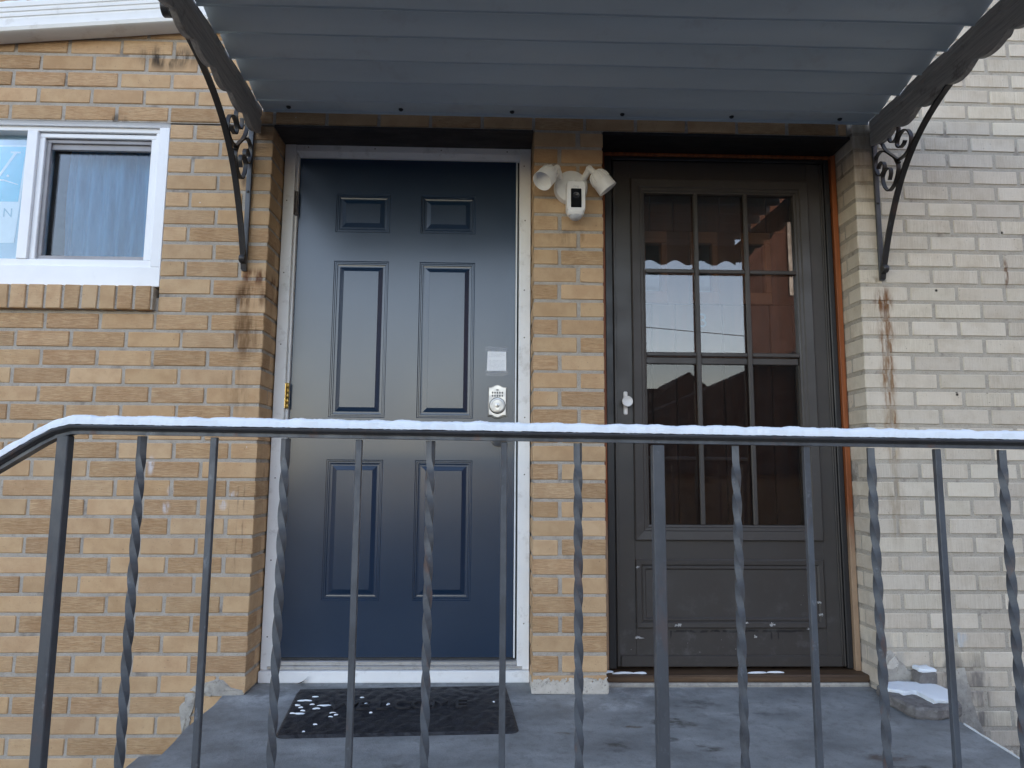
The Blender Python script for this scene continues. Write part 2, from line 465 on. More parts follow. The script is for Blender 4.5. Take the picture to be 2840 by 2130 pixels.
# snow
m = NT("snow", 0.7, 0.2)
m.color((0.76, 0.80, 0.83))
m.b.inputs["Subsurface Weight"].default_value = 0.25
m.b.inputs["Subsurface Radius"].default_value = (0.012, 0.014, 0.016)
m.bump(m.math('ADD', m.noise(m.pos(), 130, 4, 0.6), m.noise(m.pos(), 700, 2, 0.6)), 0.35, 0.003)
MAT["snow"] = m.mat


def glass(name, refl, tint, rough=0.0, haze=0.0):
    m = NT(name)
    t = m.t
    fr = m.node("ShaderNodeFresnel", {"IOR": 1.52})
    f = m.math('MULTIPLY', fr.outputs[0], refl, True)
    tr = m.node("ShaderNodeBsdfTransparent", {"Color": tint})
    gl = m.node("ShaderNodeBsdfGlossy", {"Color": (1, 1, 1), "Roughness": rough})
    mx = m.node("ShaderNodeMixShader")
    t.links.new(f, mx.inputs[0])
    t.links.new(tr.outputs[0], mx.inputs[1])
    t.links.new(gl.outputs[0], mx.inputs[2])
    last = mx.outputs[0]
    if haze:                                   # dust film on the pane
        df = m.node("ShaderNodeBsdfDiffuse", {"Color": (0.5, 0.5, 0.5)})
        nn = m.noise(m.pos(), 40, 5, 0.7)
        m2 = m.node("ShaderNodeMixShader")
        t.links.new(m.rng(nn, 0.3, 0.75, haze * 0.4, haze * 1.4), m2.inputs[0])
        t.links.new(last, m2.inputs[1])
        t.links.new(df.outputs[0], m2.inputs[2])
        last = m2.outputs[0]
    t.links.new(last, t.nodes["Material Output"].inputs[0])
    MAT[name] = m.mat


glass("storm_glass", 1.55, (0.80, 0.79, 0.78), 0.0, 0.015)
glass("lower_glass", 0.85, (0.62, 0.60, 0.58), 0.01, 0.012)
glass("window_glass", 0.7, (0.90, 0.93, 0.95), 0.01, 0.02)

# curtain behind the window, poster, note, text
m = NT("curtain", 0.8, 0.2)
x, y, z = m.sep(m.pos())
w1 = m.noise(m.pos(), 1.0, 4, 0.6, (26, 1, 3))
m.color(m.mix(m.rng(w1, 0.3, 0.7), (0.024, 0.110, 0.205), (0.085, 0.230, 0.375)))
MAT["curtain"] = m.mat
paint("poster_teal", (0.05, 0.50, 0.68), None, 0.5, 0.4, 2, None, 0, 0)
paint("poster_white", (0.72, 0.80, 0.82), None, 0.5, 0.4, 2, None, 0, 0)
paint("pane_reflection_blue", (0.33, 0.50, 0.60), None, 0.6, 0.4, 2, None, 0, 0)
paint("poster_ink", (0.24, 0.42, 0.50), None, 0.6, 0.4, 2, None, 0, 0)
paint("number_blue", (0.16, 0.30, 0.42), None, 0.5, 0.4, 2, None, 0, 0)
m = NT("note_paper", 0.6, 0.3)                # printed lines too small to read
x, y, z = m.sep(m.pos())
ln = m.math('FRACT', m.math('DIVIDE', m.math('SUBTRACT', z, 1.225), 0.0052))
row = m.math('FLOOR', m.math('DIVIDE', m.math('SUBTRACT', z, 1.225), 0.0052))
inr = m.math('MULTIPLY', m.rng(ln, 0.30, 0.40), m.rng(ln, 0.85, 0.75))
wv = m.node("ShaderNodeCombineXYZ", {0: m.math('MULTIPLY', x, 420), 1: m.math('MULTIPLY', row, 3.7), 2: 0.0}).outputs[0]
wd = m.rng(m.noise(wv, 1.0, 2, 0.6), 0.40, 0.50)
gap = m.math('SUBTRACT', 1.0, m.math('MULTIPLY', m.math('GREATER_THAN', z, 1.274), m.math('LESS_THAN', z, 1.284)))
xx = m.math('MULTIPLY', m.math('GREATER_THAN', x, 0.871), m.math('LESS_THAN', x, 0.938))
txt = m.math('MULTIPLY', m.math('MULTIPLY', m.math('MULTIPLY', inr, wd), gap), xx)
m.color(m.mix(m.math('MULTIPLY', txt, 0.32), (0.82, 0.83, 0.84), (0.12, 0.14, 0.18)))
MAT["note_paper"] = m.mat
glass("tape", 0.25, (0.97, 0.97, 0.98), 0.22)


# ------------------------------------------------------------------ mesh helper
class MB:
    def __init__(s):
        s.v, s.f = [], []

    def add(s, vs, fs):
        o = len(s.v)
        s.v += [tuple(p) for p in vs]
        s.f += [tuple(i + o for i in f) for f in fs]
        return s

    def box(s, x0, x1, y0, y1, z0, z1, ch=0.0, jit=0.0, rng=random):
        if x0 > x1: x0, x1 = x1, x0
        if y0 > y1: y0, y1 = y1, y0
        if z0 > z1: z0, z1 = z1, z0
        if ch <= 0:
            vs = [(x, y, z) for x in (x0, x1) for y in (y0, y1) for z in (z0, z1)]
            return s.add(vs, [(0, 1, 3, 2), (4, 6, 7, 5), (0, 4, 5, 1), (2, 3, 7, 6), (0, 2, 6, 4), (1, 5, 7, 3)])
        ch = min(ch, (x1 - x0) * .45, (y1 - y0) * .45, (z1 - z0) * .45)
        vs, idx = [], {}
        lo, hi = (x0, y0, z0), (x1, y1, z1)
        for sx in (0, 1):
            for sy in (0, 1):
                for sz in (0, 1):
                    sg = (sx, sy, sz)
                    for a in range(3):
                        p = []
                        for k in range(3):
                            base = hi[k] if sg[k] else lo[k]
                            if k != a:
                                base += -ch if sg[k] else ch
                            p.append(base + (rng.uniform(-jit, jit) if jit else 0))
                        idx[(sg, a)] = len(vs)
                        vs.append(p)
        fs = []
        S = [(0, 0), (1, 0), (1, 1), (0, 1)]
        def g(a, av, pq):
            sg = [0, 0, 0]
            sg[a] = av
            b, c = (a + 1) % 3, (a + 2) % 3
            sg[b], sg[c] = pq
            return idx[(tuple(sg), a)]
        for a in range(3):
            for av in (0, 1):
                q = [g(a, av, pq) for pq in S]
                fs.append(tuple(q if av else q[::-1]))
        for a in range(3):                      # edges along axis a
            b, c = (a + 1) % 3, (a + 2) % 3
            for sb in (0, 1):
                for sc in (0, 1):
                    def sg(av):
                        t = [0, 0, 0]
                        t[a], t[b], t[c] = av, sb, sc
                        return tuple(t)
                    q = [idx[(sg(0), b)], idx[(sg(1), b)], idx[(sg(1), c)], idx[(sg(0), c)]]
                    fs.append(tuple(q if sb == sc else q[::-1]))
        for sx in (0, 1):
            for sy in (0, 1):
                for sz in (0, 1):
                    t = [idx[((sx, sy, sz), a)] for a in range(3)]
                    fs.append(tuple(t if (sx + sy + sz) % 2 else t[::-1]))
        return s.add(vs, fs)

    def sweep(s, path, sec, upv=(1, 0, 0), cap=True, closed=False):
        """sec: list of (a, b): a along upv, b along (tangent x upv)"""
        P = [Vector(p) for p in path]
        n = len(P)
        upv = Vector(upv)
        rings = []
        for i, p in enumerate(P):
            t = (P[min(i + 1, n - 1)] - P[max(i - 1, 0)]).normalized()
            b = t.cross(upv).normalized()
            a = b.cross(t).normalized()
            rings.append([p + a * q[0] + b * q[1] for q in sec])
        k = len(sec)
        o = [p for r in rings for p in r]
        fs = [(i * k + j, i * k + (j + 1) % k, (i + 1) * k + (j + 1) % k, (i + 1) * k + j) for i in range(n - 1) for j in range(k)]
        if cap:
            fs += [tuple(range(k))[::-1], tuple((n - 1) * k + j for j in range(k))]
        return s.add(o, fs)

    def tube(s, path, r, n=10, upv=(1, 0, 0)):
        return s.sweep(path, [(r * math.cos(2 * math.pi * i / n), r * math.sin(2 * math.pi * i / n)) for i in range(n)], upv)

    def lathe(s, o, axis, prof, n=24):
        """prof: (distance along axis, radius)"""
        o, axis = Vector(o), Vector(axis).normalized()
        a = axis.orthogonal().normalized()
        b = axis.cross(a)
        vs, fs = [], []
        for d, r in prof:
            for i in range(n):
                t = 2 * math.pi * i / n
                vs.append(o + axis * d + (a * math.cos(t) + b * math.sin(t)) * max(r, 1e-5))
        for j in range(len(prof) - 1):
            for i in range(n):
                fs.append((j * n + i, j * n + (i + 1) % n, (j + 1) * n + (i + 1) % n, (j + 1) * n + i))
        fs.append(tuple(range(n))[::-1])
        fs.append(tuple((len(prof) - 1) * n + i for i in range(n)))
        return s.add(vs, fs)

    def prism(s, poly, fn, d0, d1):
        """poly in 2D; fn(p, d) -> 3D"""
        n = len(poly)
        vs = [fn(p, d0) for p in poly] + [fn(p, d1) for p in poly]
        fs = [tuple(range(n)), tuple(range(2 * n - 1, n - 1, -1))]
        fs += [(i, i + n, (i + 1) % n + n, (i + 1) % n) for i in range(n)]
        return s.add(vs, fs)

    def mesh(s, name, mat, smooth=False):
        me = bpy.data.meshes.new(name)
        me.from_pydata(s.v, [], s.f)
        me.materials.append(MAT[mat])
        if smooth:
            me.polygons.foreach_set("use_smooth", [True] * len(me.polygons))
            me.set_sharp_from_angle(angle=R(40))
        me.update()
        import bmesh
        bm = bmesh.new()
        bm.from_mesh(me)
        bmesh.ops.recalc_face_normals(bm, faces=bm.faces)
        bm.to_mesh(me)
        bm.free()
        return me

    def build(s, name, mat, parent=None, smooth=False, label=None):
        return link(name, s.mesh(name, mat, smooth), parent, label)


def link(name, me, parent=None, label=None, loc=None, rot=None):
    ob = bpy.data.objects.new(name, me)
    COL.objects.link(ob)
    if loc is not None:
        ob.location = loc
    if rot is not None:
        ob.rotation_euler = rot
    if parent is not None:
        ob.parent = parent
        root = parent
        inv = Matrix.Identity(4)
        # all transforms are pure translations of Empties at the root
        if root.type == 'EMPTY':
            inv = Matrix.Translation(-Vector(root.location))
        ob.matrix_parent_inverse = inv
    if label:
        ob["label"] = label
    return ob


def thing(name, label, cat, loc=(0, 0, 0), group=None):
    e = bpy.data.objects.new(name, None)
    e.empty_display_size = 0.05
    e.location = loc
    COL.objects.link(e)
    return tag(e, label, cat, group)


def tag(o, label, cat=None, group=None, kind=None):
    o["label"] = label
    if cat: o["category"] = cat
    if group: o["group"] = group
    if kind: o["kind"] = kind
    return o


def in_view(p, mx=0.06):
    d = Vector(p) - CAM
    w = d.dot(fw)
    if w <= 0: return False
    u = 0.5 + 1950 / 2840 * d.dot(r2) / w
    v = 0.5 - 1950 / 2130 * d.dot(u2) / w
    return -mx < u < 1 + mx and -mx < v < 1 + mx


def smooth_path(pts, k=5):
    """Catmull-Rom through the points"""
    P = [Vector(p) for p in pts]
    P = [P[0] * 2 - P[1]] + P + [P[-1] * 2 - P[-2]]
    out = []
    for i in range(1, len(P) - 2):
        for j in range(k):
            t = j / k
            a, b, c, d = P[i - 1:i + 3]
            out.append(0.5 * ((2 * b) + (c - a) * t + (2 * a - 5 * b + 4 * c - d) * t * t + (3 * b - a - 3 * c + d) * t ** 3))
    out.append(P[-2])
    return out


def text_mesh(name, body, size, extrude, mat):
    cu = bpy.data.curves.new(name, 'FONT')
    cu.body = body
    cu.size = size
    cu.extrude = extrude
    cu.align_x, cu.align_y = 'CENTER', 'CENTER'
    tmp = bpy.data.objects.new(name, cu)
    COL.objects.link(tmp)
    dg = bpy.context.evaluated_depsgraph_get()
    me = bpy.data.meshes.new_from_object(tmp.evaluated_get(dg))
    bpy.data.objects.remove(tmp)
    me.materials.clear()
    me.materials.append(MAT[mat])
    return me


# ------------------------------------------------------------------ ground and porch
g = MB()
g.add([(-400, -400, -0.95), (400, -400, -0.95), (400, 400, -0.95), (-400, 400, -0.95)], [(0, 1, 2, 3)])
o = g.build("ground", "asphalt")
o["kind"] = "structure"

FS = 0.04                                    # porch slopes to the front
def fz(y): return FS * min(y, 0.0)


pm = MB()
def slab(mb, poly, zt, zb, nx=1):
    mb.prism(poly, lambda p, d: (p[0], p[1], (fz(p[1]) if d else zb)), 0, 1)


pm = MB()
edge_l = [(-0.078 + 0.006 * math.sin(i * 1.7), -1.30 + i * 0.1) for i in range(13)]
edge_r = [(2.466 + 0.006 * math.sin(i * 2.1), -1.30 + i * 0.1) for i in range(13)]
poly = edge_l + [(-0.08, -0.004), (-0.002, -0.004), (-0.002, 0.24), (1.044, 0.24), (1.044, -0.004), (1.326, -0.004), (1.326, 0.24), (2.35, 0.24), (2.35, -0.004), (2.466, -0.004)] + edge_r[::-1]
# top sheet built as strips so that the slope is exact
def porch_top(mb):
    ys = [-1.30 + i * 0.1 for i in range(13)] + [-0.002]
    L = [p[0] for p in edge_l] + [-0.078]
    Rr = [p[0] for p in edge_r] + [2.466]
    for i in range(len(ys) - 1):
        mb.add([(L[i], ys[i], fz(ys[i])), (Rr[i], ys[i], fz(ys[i])), (Rr[i + 1], ys[i + 1], fz(ys[i + 1])), (L[i + 1], ys[i + 1], fz(ys[i + 1]))], [(0, 1, 2, 3)])
        for X in (L, Rr):
            mb.add([(X[i], ys[i], fz(ys[i])), (X[i + 1], ys[i + 1], fz(ys[i + 1])), (X[i + 1], ys[i + 1], -0.95), (X[i], ys[i], -0.95)], [(0, 1, 2, 3)])
    mb.add([(L[0], ys[0], fz(ys[0])), (Rr[0], ys[0], fz(ys[0])), (Rr[0], ys[0], -0.95), (L[0], ys[0], -0.95)], [(0, 1, 2, 3)])
    for x0, x1 in ((-0.002, 1.047), (1.322, 2.352)):
        mb.add([(x0, -0.002, 0.0), (x1, -0.002, 0.0), (x1, 0.30, 0.004), (x0, 0.30, 0.004)], [(0, 1, 2, 3)])


porch_top(pm)
porch = pm.build("porch", "porch_concrete")
porch["kind"] = "structure"
sm_ = MB().box(-0.365, -0.082, -1.28, -0.004, -0.95, -0.205, 0.008)
link("step", sm_.mesh("step", "porch_concrete"), porch)
for i, zt in enumerate((-0.39, -0.575, -0.76)):
    x1 = -0.367 - 0.285 * i
    link("step", MB().box(x1 - 0.285, x1 - 0.002, -1.28, -0.004, -0.95, zt, 0.008).mesh("step", "porch_concrete"), porch)

# ------------------------------------------------------------------ brickwork
H = 0.0705
JT = 0.0105
brick_cache = {}


def brick_mesh(kind, lx, ly, lz, var):
    key = (kind, round(lx, 3), round(ly, 3), round(lz, 3), var)
    if key not in brick_cache:
        rg = random.Random(hash((key[1], key[2], key[3], var)) & 0xffff)
        brick_cache[key] = MB().box(-lx / 2, lx / 2, -ly / 2, ly / 2, -lz / 2, lz / 2, 0.0028, 0.0009, rg).mesh("brick", kind)
    return brick_cache[key]


CORNERS = (0.0, 1.045, 1.324, 2.355)
x_edge = 2.355


class Wall:
    def __init__(s, root, kind):
        s.thin = 0.0010 if kind == "tan_brick" else 0.0021
        s.root, s.kind, s.list = root, kind, []

    def brick(s, x0, x1, z0, z1, y0=0.0, y1=0.095, hidden=False):
        z0, z1 = z0 + s.thin, z1 - s.thin
        if x0 not in CORNERS: x0 += s.thin
        if x1 not in CORNERS: x1 -= s.thin
        if x1 - x0 < 0.012 or z1 - z0 < 0.012: return
        s.list.append((x0, x1, y0, y1, z0, z1, hidden))

    def finish(s, limit=295):
        vis, rest = [], MB()
        for b in s.list:
            c = ((b[0] + b[1]) / 2, b[2], (b[4] + b[5]) / 2)
            covered = b[6] or (2.30 < c[2] and -0.06 < c[0] < 2.42)
            if in_view(c, 0.03) and not covered:
                vis.append(b)
            else:
                rest.box(b[0], b[1], b[2], b[3], b[4], b[5], 0.0028)
        vis.sort(key=lambda b: -(b[1] - b[0]) * (b[5] - b[4]))
        for b in vis[limit:]:
            rest.box(b[0], b[1], b[2], b[3], b[4], b[5], 0.0028)
        for b in vis[:limit]:
            me = brick_mesh(s.kind, b[1] - b[0], b[3] - b[2], b[5] - b[4], random.randrange(3))
            c = ((b[0] + b[1]) / 2 + random.uniform(-.001, .001), (b[2] + b[3]) / 2 + random.uniform(-.0014, .0014),
                 (b[4] + b[5]) / 2 + random.uniform(-.001, .001))
            link("brick", me, s.root, None, c, (random.uniform(-.006, .006), random.uniform(-.004, .004), random.uniform(-.005, .005)))
        if rest.v:
            o = rest.build("bricks_beyond", s.kind, s.root)
            o["kind"] = "stuff"
        print("bricks", s.kind, len(vis), "visible")


tan_root = thing("brick_wall", "tan brick house wall with grey mortar, window and brick pier between the two doors", "wall", (-0.5, 0.1, -0.95))
tw = Wall(tan_root, "tan_brick")
P_ = 0.2086
WX0, WX1, WZ0, WZ1 = -1.66, -0.412, 1.41, 2.1855     # window opening incl. rowlock sill
for c in range(-42, 44):
    zt = (30 - c) * H - JT / 2 + random.uniform(-.0006, .0006)
    zb = (29 - c) * H + JT / 2
    even = (c % 2 == 0)
    zc = (zt + zb) / 2
    # left part
    if zc < 2.1855:
        xs = [0.0] + ([-P_ * i for i in range(1, 14)] if even else [-P_ / 2 - P_ * i for i in range(0, 13)])
        for i, (b, a) in enumerate(zip(xs, xs[1:])):
            x0, x1 = a + JT / 2, (b - JT / 2 if b < 0 else 0.0)
            x0 += random.uniform(-.001, .001)
            dpt = 0.0925 if (even or i) else 0.19
            if WZ0 < zc < WZ1 and x1 > WX0 and x0 < WX1:
                if x0 < WX0 - 0.02: tw.brick(x0, WX0, zb, zt)
                if x1 > WX1 + 0.02: tw.brick(WX1 + 0.002, x1, zb, zt, 0, dpt)
                continue
            tw.brick(x0, x1, zb, zt, 0.0, dpt)
        if even:
            tw.brick(-0.0925, -0.001, zb, zt, 0.103, 0.195)      # jamb header
        if zc > -0.02:                                            # pier between doors
            ta, tb, tc, td = 1.045, 1.217, 1.230, 1.324
            if even: tb, tc = 1.142, 1.155
            tw.brick(ta, tb, zb, zt, 0.0, 0.19 if even else 0.0925)
            tw.brick(tc, td, zb, zt, 0.0, 0.0925 if even else 0.19)
            tw.brick(ta, ta + 0.09, zb, zt, 0.103, 0.195, True) if not even else tw.brick(td - 0.09, td, zb, zt, 0.103, 0.195, True)
    else:
        x = 0.0 if even else -P_ / 2
        k0 = int((-2.75 - x) / P_)
        for k in range(k0, 13):
            x0, x1 = x + k * P_ + JT / 2, x + (k + 1) * P_ - JT / 2
            x1 = min(x1, 2.334)
            tw.brick(x0, x1, zb, zt)
# rowlock window sill, slightly proud and sloped
for i in range(19):
    x1 = -0.427 - i * 0.0672
    tw.brick(x1 - 0.0585, x1, 1.417, 1.512, -0.028, 0.06)
tw.finish()

mb = MB()
for x0, x1, z0, z1 in ((-2.8, -0.005, -0.95, 1.47), (-2.8, WX0 + .0, 1.47, 2.18), (-0.409, -0.005, 1.47, 2.18), (-2.8, 2.337, 2.187, 5.6)):
    mb.box(x0, x1, 0.0036, 0.26, z0, z1)
mb.box(1.0485, 1.3205, 0.0036, 0.26, -0.2, 2.187)
mb.box(-1.62, -0.42, -0.022, 0.05, 1.419, 1.506)
mb.build("mortar", "mortar", tan_root)
# unseen room shell behind the wall, added closed so no sun leaks in
sh = MB()
sh.add([(-2.8, .26, -.95), (-2.8, 6, -.95), (-2.8, 6, 5.6), (-2.8, .26, 5.6)], [(0, 1, 2, 3)])
sh.add([(2.4, .26, -.95), (2.4, 6, -.95), (2.4, 6, 5.6), (2.4, .26, 5.6)], [(0, 1, 2, 3)])
sh.add([(-2.8, 6, -.95), (2.4, 6, -.95), (2.4, 6, 5.6), (-2.8, 6, 5.6)], [(0, 1, 2, 3)])
sh.add([(-14, 0.26, -.95), (-2.8, 0.26, -.95), (-2.8, 0.26, 5.6), (-14, 0.26, 5.6)], [(0, 1, 2, 3)])  # unseen sheet added left of the rooms to block the sun
sh.add([(-2.8, 0.2, 5.6), (2.4, 0.2, 5.6), (2.4, 6, 5.6), (-2.8, 6, 5.6)], [(0, 1, 2, 3)])
sh.add([(-2.8, .26, 2.4), (2.4, .26, 2.4), (2.4, 6, 2.4), (-2.8, 6, 2.4)], [(0, 1, 2, 3)])
sh.add([(-2.8, .26, 0.0), (2.4, .26, 0.0), (2.4, 6, 0.0), (-2.8, 6, 0.0)], [(0, 1, 2, 3)])
sh.add([(-0.1, .26, 0), (-0.1, 6, 0), (-0.1, 6, 2.4), (-0.1, .26, 2.4)], [(0, 1, 2, 3)])
sh.build("room_shell", "room", tan_root)
# lintels: the painted soffits above the doors
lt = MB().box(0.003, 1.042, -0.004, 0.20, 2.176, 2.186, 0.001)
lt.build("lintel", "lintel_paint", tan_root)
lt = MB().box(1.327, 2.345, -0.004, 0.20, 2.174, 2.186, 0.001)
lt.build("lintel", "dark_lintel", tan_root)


def patch(root, pts, y, th, mat, name="mortar_patch", seed=1):
    """irregular smear of mortar lying on the wall; pts in (x, z)"""
    rg = random.Random(seed)
    out = []
    n = len(pts)
    for i in range(n):
        a, b = Vector(pts[i]), Vector(pts[(i + 1) % n])
        for k in range(4):
            p = a.lerp(b, k / 4)
            out.append(p + Vector((rg.uniform(-.006, .006), rg.uniform(-.006, .006))))
    c = sum(out, Vector((0, 0))) / len(out)
    vs = [(p.x, y + th + 0.004, p.y) for p in out] + [(c.x + (p.x - c.x) * .86, y + rg.uniform(-.002, .002), c.y + (p.y - c.y) * .86) for p in out] + [(c.x, y, c.y)]
    m_ = len(out)
    fs = [(i, (i + 1) % m_, m_ + (i + 1) % m_, m_ + i) for i in range(m_)] + [(m_ + i, m_ + (i + 1) % m_, 2 * m_) for i in range(m_)]
    MB().add(vs, fs).build(name, mat, root, True)


patch(tan_root, [(-0.205, 0.012), (-0.18, 0.045), (-0.085, 0.052), (-0.004, 0.012), (-0.004, -0.012), (-0.10, -0.008), (-0.165, 0.0)], -0.006, 0.006, "old_concrete", seed=2)
patch(tan_root, [(-0.232, -0.04), (-0.20, 0.01), (-0.172, -0.0), (-0.188, -0.07), (-0.195, -0.13), (-0.222, -0.14)], -0.006, 0.006, "old_concrete", seed=3)
ps = MB().box(1.042, 1.328, -0.006, 0.10, 0.0, 0.043, 0.004, 0.0015)
ps.build("base_strip", "cream_paint", tan_root)
for i in range(9):
    xa = 1.05 + i * 0.031
    patch(tan_root, [(xa, 0.036), (xa + 0.028, 0.034), (xa + 0.03, 0.056 + 0.006 * math.sin(i * 2.3)), (xa + 0.002, 0.052)], -0.005, 0.004, "cream_paint", "base_chip", 20 + i)

# pale brick wall on the right
pale_root = thing("brick_wall", "pale whitish brick house wall right of the storm door, streaked with rust", "wall", (3.3, 0.1, -0.95))
pw = Wall(pale_root, "pale_brick")
PP = 0.1965
for n_ in range(-30, 62):
    zb = 1.142 + n_ * H + JT / 2
    zt = 1.142 + (n_ + 1) * H - JT / 2 + random.uniform(-.0008, .0008)
    if zt < -0.95: continue
    A = (n_ % 2 != 0)
    xs = [2.355 + (0 if A else -PP / 2 + 0.0) + PP * i for i in range(0, 12)]
    if not A: xs[0] = 2.355
    for i, (a, b) in enumerate(zip(xs, xs[1:])):
        x0 = a + (JT / 2 if i else 0)
        pw.brick(x0, b - JT / 2, zb, zt, 0.0, 0.0925 if (A or i) else 0.186)
    if A:
        pw.brick(2.356, 2.44, zb, zt, 0.103, 0.186)
pw.finish()
mb = MB().box(2.3585, 16.0, 0.0036, 6.0, -0.95, 5.6)  # runs on unseen to the right, widened to keep sun off the yard
mb.build("mortar", "pale_mortar", pale_root)
patch(pale_root, [(2.345, 0.12), (2.39, 0.155), (2.46, 0.09), (2.50, 0.04), (2.49, 0.0), (2.35, 0.0)], -0.009, 0.009, "old_concrete", seed=5)
patch(pale_root, [(2.365, 0.10), (2.41, 0.14), (2.42, 0.10), (2.38, 0.085)], -0.013, 0.009, "cream_paint", seed=6)
patch(pale_root, [(2.60, 0.07), (2.68, 0.10), (2.70, -0.05), (2.75, -0.20), (2.66, -0.22), (2.63, -0.05)], -0.005, 0.006, "old_concrete", seed=7)

# ------------------------------------------------------------------ window
win = thing("sliding_window", "white sliding window with grey insect screen and blue curtain, set in tan brick wall", "window", (-1.04, 0.04, 1.515))


def frame_rect(mb, x0, x1, z0, z1, w, y0, y1, ch=0.002, wt=None, wb=None):
    wt, wb = wt or w, wb or w
    mb.box(x0, x0 + w, y0, y1, z0 + wb, z1 - wt, ch)
    mb.box(x1 - w, x1, y0, y1, z0 + wb, z1 - wt, ch)
    mb.box(x0, x1, y0, y1, z1 - wt, z1, ch)
    mb.box(x0, x1, y0, y1, z0, z0 + wb, ch)


f = MB()
frame_rect(f, -1.665, -0.411, 1.5145, 2.166, 0.041, 0.002, 0.075, 0.002, 0.0005, 0.078)
f.prism([(0.000, 2.1835), (0.075, 2.1835), (0.075, 2.1655), (0.026, 2.1655)], lambda p, d: (d, p[0], p[1]), -1.665, -0.411)
f.build("casing", "window_vinyl", win)
f = MB()
frame_rect(f, -1.625, -0.450, 1.592, 2.167, 0.019, 0.014, 0.09, 0.002, 0.02, 0.03)
f.box(-0.973, -0.932, 0.010, 0.09, 1.622, 2.147, 0.002)
f.build("frame", "window_vinyl", win)
f = MB()
frame_rect(f, -0.932, -0.469, 1.612, 2.143, 0.022, 0.024, 0.09, 0.002, 0.018, 0.014)
f.build("sash", "window_vinyl", win)
f = MB()
frame_rect(f, -0.909, -0.473, 1.625, 2.122, 0.016, 0.036, 0.05, 0.0015, 0.014, 0.018)
f.box(-0.893, -0.489, 0.046, 0.062, 2.085, 2.108, 0.001)
f.build("screen_frame", "screen_grey", win)
f = MB()
for cx, cz in ((-0.488, 2.108), (-0.483, 1.636)):
    frame_rect(f, cx - .010, cx + .010, cz - .011, cz + .011, 0.003, 0.033, 0.0365, 0.0005)
f.build("screen_corner", "screen_grey", win)
f = MB().box(-0.895, -0.487, 0.066, 0.070, 1.64, 2.11)
f.build("pane", "window_glass", win)
f = MB().box(-1.607, -0.972, 0.052, 0.056, 1.62, 2.15)
f.build("pane", "window_glass", win)
cv = MB()
cols, rows = 90, 8
vs, fs = [], []
for i in range(cols + 1):
    t = i / cols
    xx = -0.872 + t * 0.47
    for j in range(rows + 1):
        zz = 1.50 + j / rows * 0.70
        vs.append((xx + 0.004 * math.sin(j + i * .3), 0.135 + 0.012 * math.sin(i * 0.55 + 0.2 * math.sin(j)) + 0.006 * math.sin(i * 0.21 + j * .5), zz))
for i in range(cols):
    for j in range(rows):
        a = i * (rows + 1) + j
        fs.append((a, a + 1, a + rows + 2, a + rows + 1))
curtain = MB().add(vs, fs).build("curtain", "curtain", None, True)
tag(curtain, "blue sheer curtain hanging behind the window screen", "curtain")

poster = thing("poster", "turquoise and white poster with a large letter W inside the left window pane", "poster", (-1.2, 0.06, 1.7))
def pq(mb, pts, y, th=0.0008):
    mb.prism(pts, lambda p, d: (p[0], y + d, p[1]), 0, th)
mbp = MB(); pq(mbp, [(-1.60, 1.62), (-0.974, 1.62), (-0.974, 2.148), (-1.60, 2.148)], 0.0640, 0.002)
mbp.build("reflection_sheet", "pane_reflection_blue", poster)  # light blue sheet standing in for the reflection in the left pane
mbp = MB(); pq(mbp, [(-1.50, 1.695), (-1.020, 1.700), (-1.000, 2.108), (-1.50, 2.104)], 0.0620)
mbp.build("sheet", "poster_white", poster)
mbp = MB(); pq(mbp, [(-1.49, 1.870), (-1.0185, 1.870), (-1.0075, 2.101), (-1.49, 2.097)], 0.0608)
mbp.build("colour_block", "poster_teal", poster)
# the W: right arm with serif, and its left part outside the picture
def Wx(x): return -1.064 + x
mbp = MB()
pq(mbp, [(-1.066, 2.073), (-1.026, 2.073), (-1.026, 2.080), (-1.066, 2.080)], 0.0594)
pq(mbp, [(-1.112, 1.967), (-1.102, 1.967), (-1.0405, 2.0725), (-1.0525, 2.0725)], 0.0590)
pq(mbp, [(-1.128, 1.967), (-1.1125, 1.967), (-1.158, 2.080), (-1.188, 2.080)], 0.0594)
pq(mbp, [(-1.212, 1.967), (-1.2025, 1.967), (-1.1655, 2.0725), (-1.1755, 2.0725)], 0.0590)
pq(mbp, [(-1.228, 1.967), (-1.2125, 1.967), (-1.258, 2.080), (-1.288, 2.080)], 0.0594)
mbp.build("letter", "poster_white", poster)
mbp = MB(); sw = [(-1.30, 1.950), (-1.15, 1.962), (-1.08, 1.955), (-1.026, 1.940), (-1.026, 1.943), (-1.08, 1.961), (-1.15, 1.969), (-1.30, 1.956)]
pq(mbp, sw, 0.0594)
mbp.lathe((-1.068, 0.0602, 1.977), (0, -1, 0), [(0, 0.0055), (0.0006, 0.0055)], 14)
mbp.build("underline", "poster_white", poster)
me = text_mesh("letter", "N", 0.052, 0.0004, "poster_ink")
link("letter", me, poster, None, (-1.055, 0.0612, 1.822), (R(90), 0, 0))

